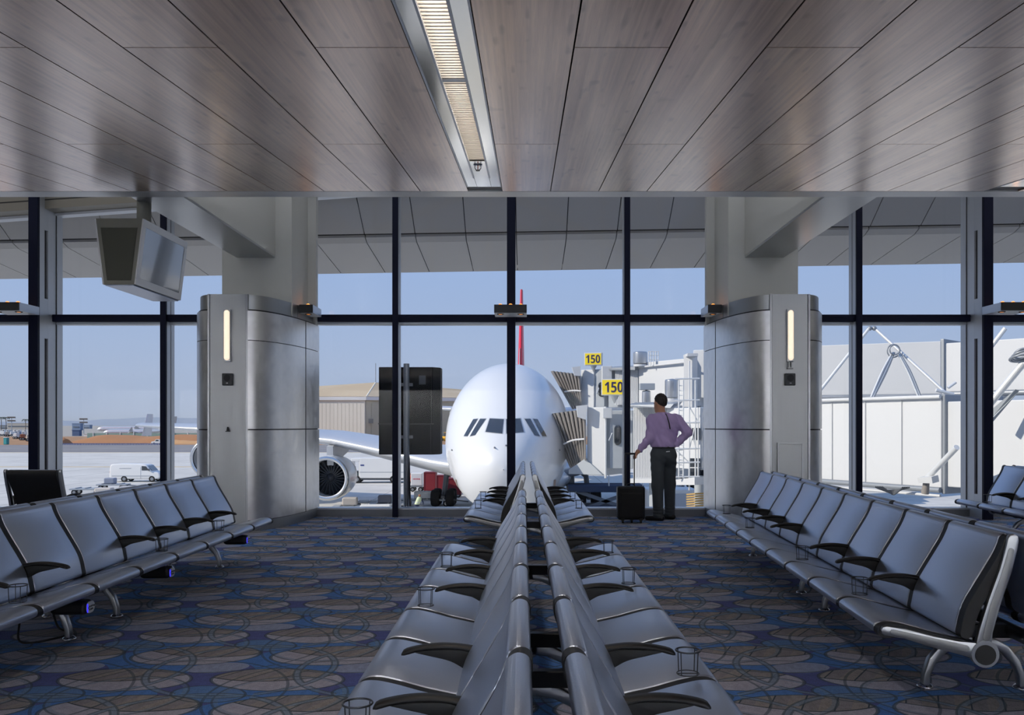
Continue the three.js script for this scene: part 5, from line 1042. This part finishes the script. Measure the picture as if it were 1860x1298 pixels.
{
  const o = thing('cargo_container', 'white cargo container with red lettering under the wing root', 'container', [(758 - 957) * 88 / PX, GROUND, 88]);
  M('walls', rbox(1.15, 1.25, 1.5, .04, 0, 1.25, 0), M_vanWhite, o); M('curtain', box(1.05, 1.1, .02, 0, 1.25, -.76), M_hull, o); M('red_lettering', [-.3, -.18, -.05, .08, .2, .31].map((x, i) => box(.07, .09 + .05 * (i % 2), .012, x, 1.3, -.775)), M_red, o); M('base', box(1.25, .16, 1.5, 0, .55, 0), M_castAlu, o); wheels(o, [-.4, .4], .6, .24, .16);
  const red = (u, w, h, label, d) => { const q = thing('red_container', label, 'container', [(u - 957) * d / PX, GROUND, d]); M('walls', rbox(w, h, 1.5, .04, 0, h / 2 + .35, 0), std(0x7d1f2b, .6), q); M('frame', [box(w + .06, .1, 1.56, 0, .32, 0), box(w + .06, .08, 1.56, 0, h + .36, 0), box(.08, h, 1.56, -w / 2, h / 2 + .35, 0), box(.08, h, 1.56, w / 2, h / 2 + .35, 0)], std(0x6d1925, .6), q); wheels(q, [-w * .3, w * .3], .6, .24, .16); };
  red(782, 1.1, 1.7, 'dark red container right of the white cargo container', 86); red(806, 1.2, 1.5, 'bright red container behind the left main wheels', 84); red(826, 1.2, 1.4, 'red container half hidden by the plane nose', 81);
  const rail = thing('yellow_handrail', 'yellow tubular handrail of a low stair by the plane', 'handrail', [(768 - 957) * 58 / PX, GROUND, 58]), Y = std(0xd9c33a, .5);
  M('top_rail', tube([new THREE.Vector3(-1, 1.15, 0), new THREE.Vector3(-.2, 1.25, 0), new THREE.Vector3(.4, 1.2, 0), new THREE.Vector3(.9, .2, 0)], .04, 20, 6), Y, rail); for (const x of [-.95, -.35, .3]) M('post', bar(new THREE.Vector3(x, 0, 0), new THREE.Vector3(x, 1.18, 0), .035, 6), Y, rail); M('step', [box(1.8, .08, .9, 0, .5, .5), box(1.8, .5, .08, 0, .25, .1)], M_bridgeGrey, rail);
  M('toe_rail', tube([new THREE.Vector3(.5, 1.1, .8), new THREE.Vector3(.8, .7, .8), new THREE.Vector3(1.1, .1, .8)], .04, 12, 6), Y, rail);
}
function dolly(u, d, L, label, load) { const o = thing('baggage_dolly', label, 'dolly', [(u - 957) * d / PX, GROUND, d], .1); M('deck', rbox(L, .14, 1.5, .03, 0, .55, 0), M_bridgeGrey, o); M('drawbar', beam(new THREE.Vector3(L / 2, .5, 0), new THREE.Vector3(L / 2 + 1.2, .35, 0), .1, .1), M_gear, o); wheels(o, [-L * .35, L * .35], .6, .26, .16); if (load) M('load', rbox(L * .35, .6, .9, .1, -.3, .95, 0), std(load, .7), o); M('roller', [-.3, 0, .3].map((x) => new THREE.CylinderGeometry(.05, .05, 1.4, 8).rotateX(Math.PI / 2).translate(x * L, .65, 0)), M_castAlu, o); }
dolly(643, 66, 3.2, 'grey flat dolly with a pale load right of the left engine', 0xb9b0a4); dolly(672, 70, 3, 'empty grey dolly in front of the box truck', 0); dolly(706, 68, 3, 'grey dolly with a dark load left of the docking display post', 0x6a6a70); dolly(690, 60, 6, 'long pale dolly lowest in front of the box truck', 0xd6d3cc);
dolly(776, 72, 4.5, 'long white roller dolly in front of the left main wheels', 0xdadada); dolly(206, 90, 3, 'grey dolly left of the white van wheels', 0x8b93a4); dolly(160, 84, 3, 'grey dolly near the left deep mullion', 0); dolly(196, 76, 4, 'pale dolly train below the white van', 0xc9c2ba); dolly(240, 78, 4, 'second pale dolly below the nose of the white van', 0xb9b9bd);
{ // cargo loader in the bridge shade
  const o = thing('cargo_loader', 'dark blue cargo loader in the shade under the jet bridge cab', 'cargo loader', [(1098 - 957) * 62 / PX, GROUND, 62]); const B = std(0x2f3c55, .6);
  M('platform', rbox(5.4, .5, 2.6, .08, 0, 2.3, 0), B, o); M('scissor_arm', [beam(new THREE.Vector3(-2, .7, 1), new THREE.Vector3(2, 2.1, 1), .2, .25), beam(new THREE.Vector3(2, .7, 1), new THREE.Vector3(-2, 2.1, 1), .2, .25)], M_gear, o); M('base_frame', rbox(5.4, .5, 2.4, .08, 0, .85, 0), B, o); M('cab', rbox(.9, 1.6, 1, .1, -2.6, 3.2, .6), M_autoGlass, o); M('guard_rail', [bar(new THREE.Vector3(-2.2, 3.4, 1.25), new THREE.Vector3(2.6, 3.4, 1.25), .05, 6), bar(new THREE.Vector3(2.6, 2.4, 1.25), new THREE.Vector3(2.6, 3.4, 1.25), .05, 6), bar(new THREE.Vector3(.2, 2.4, 1.25), new THREE.Vector3(.2, 3.4, 1.25), .05, 6)], M_pole, o); wheels(o, [-1.9, 1.9], 1.1, .5, .35);
  const t = thing('service_truck', 'white service truck under the platform behind the standing man', 'truck', [(1216 - 957) * 52 / PX, GROUND, 52]); M('box_body', rbox(3.0, 2.2, 2.2, .08, 0, 1.9, 0), M_vanWhite, t); M('side_panel', box(1.4, 1.7, .05, .5, 1.9, -1.12), std(0xb6bac0, .5), t); M('chassis', box(3.4, .3, 1.9, 0, .65, 0), M_darkGrey, t); wheels(t, [-1, 1], .95, .45, .3);
}
renderer.render(scene, camera);
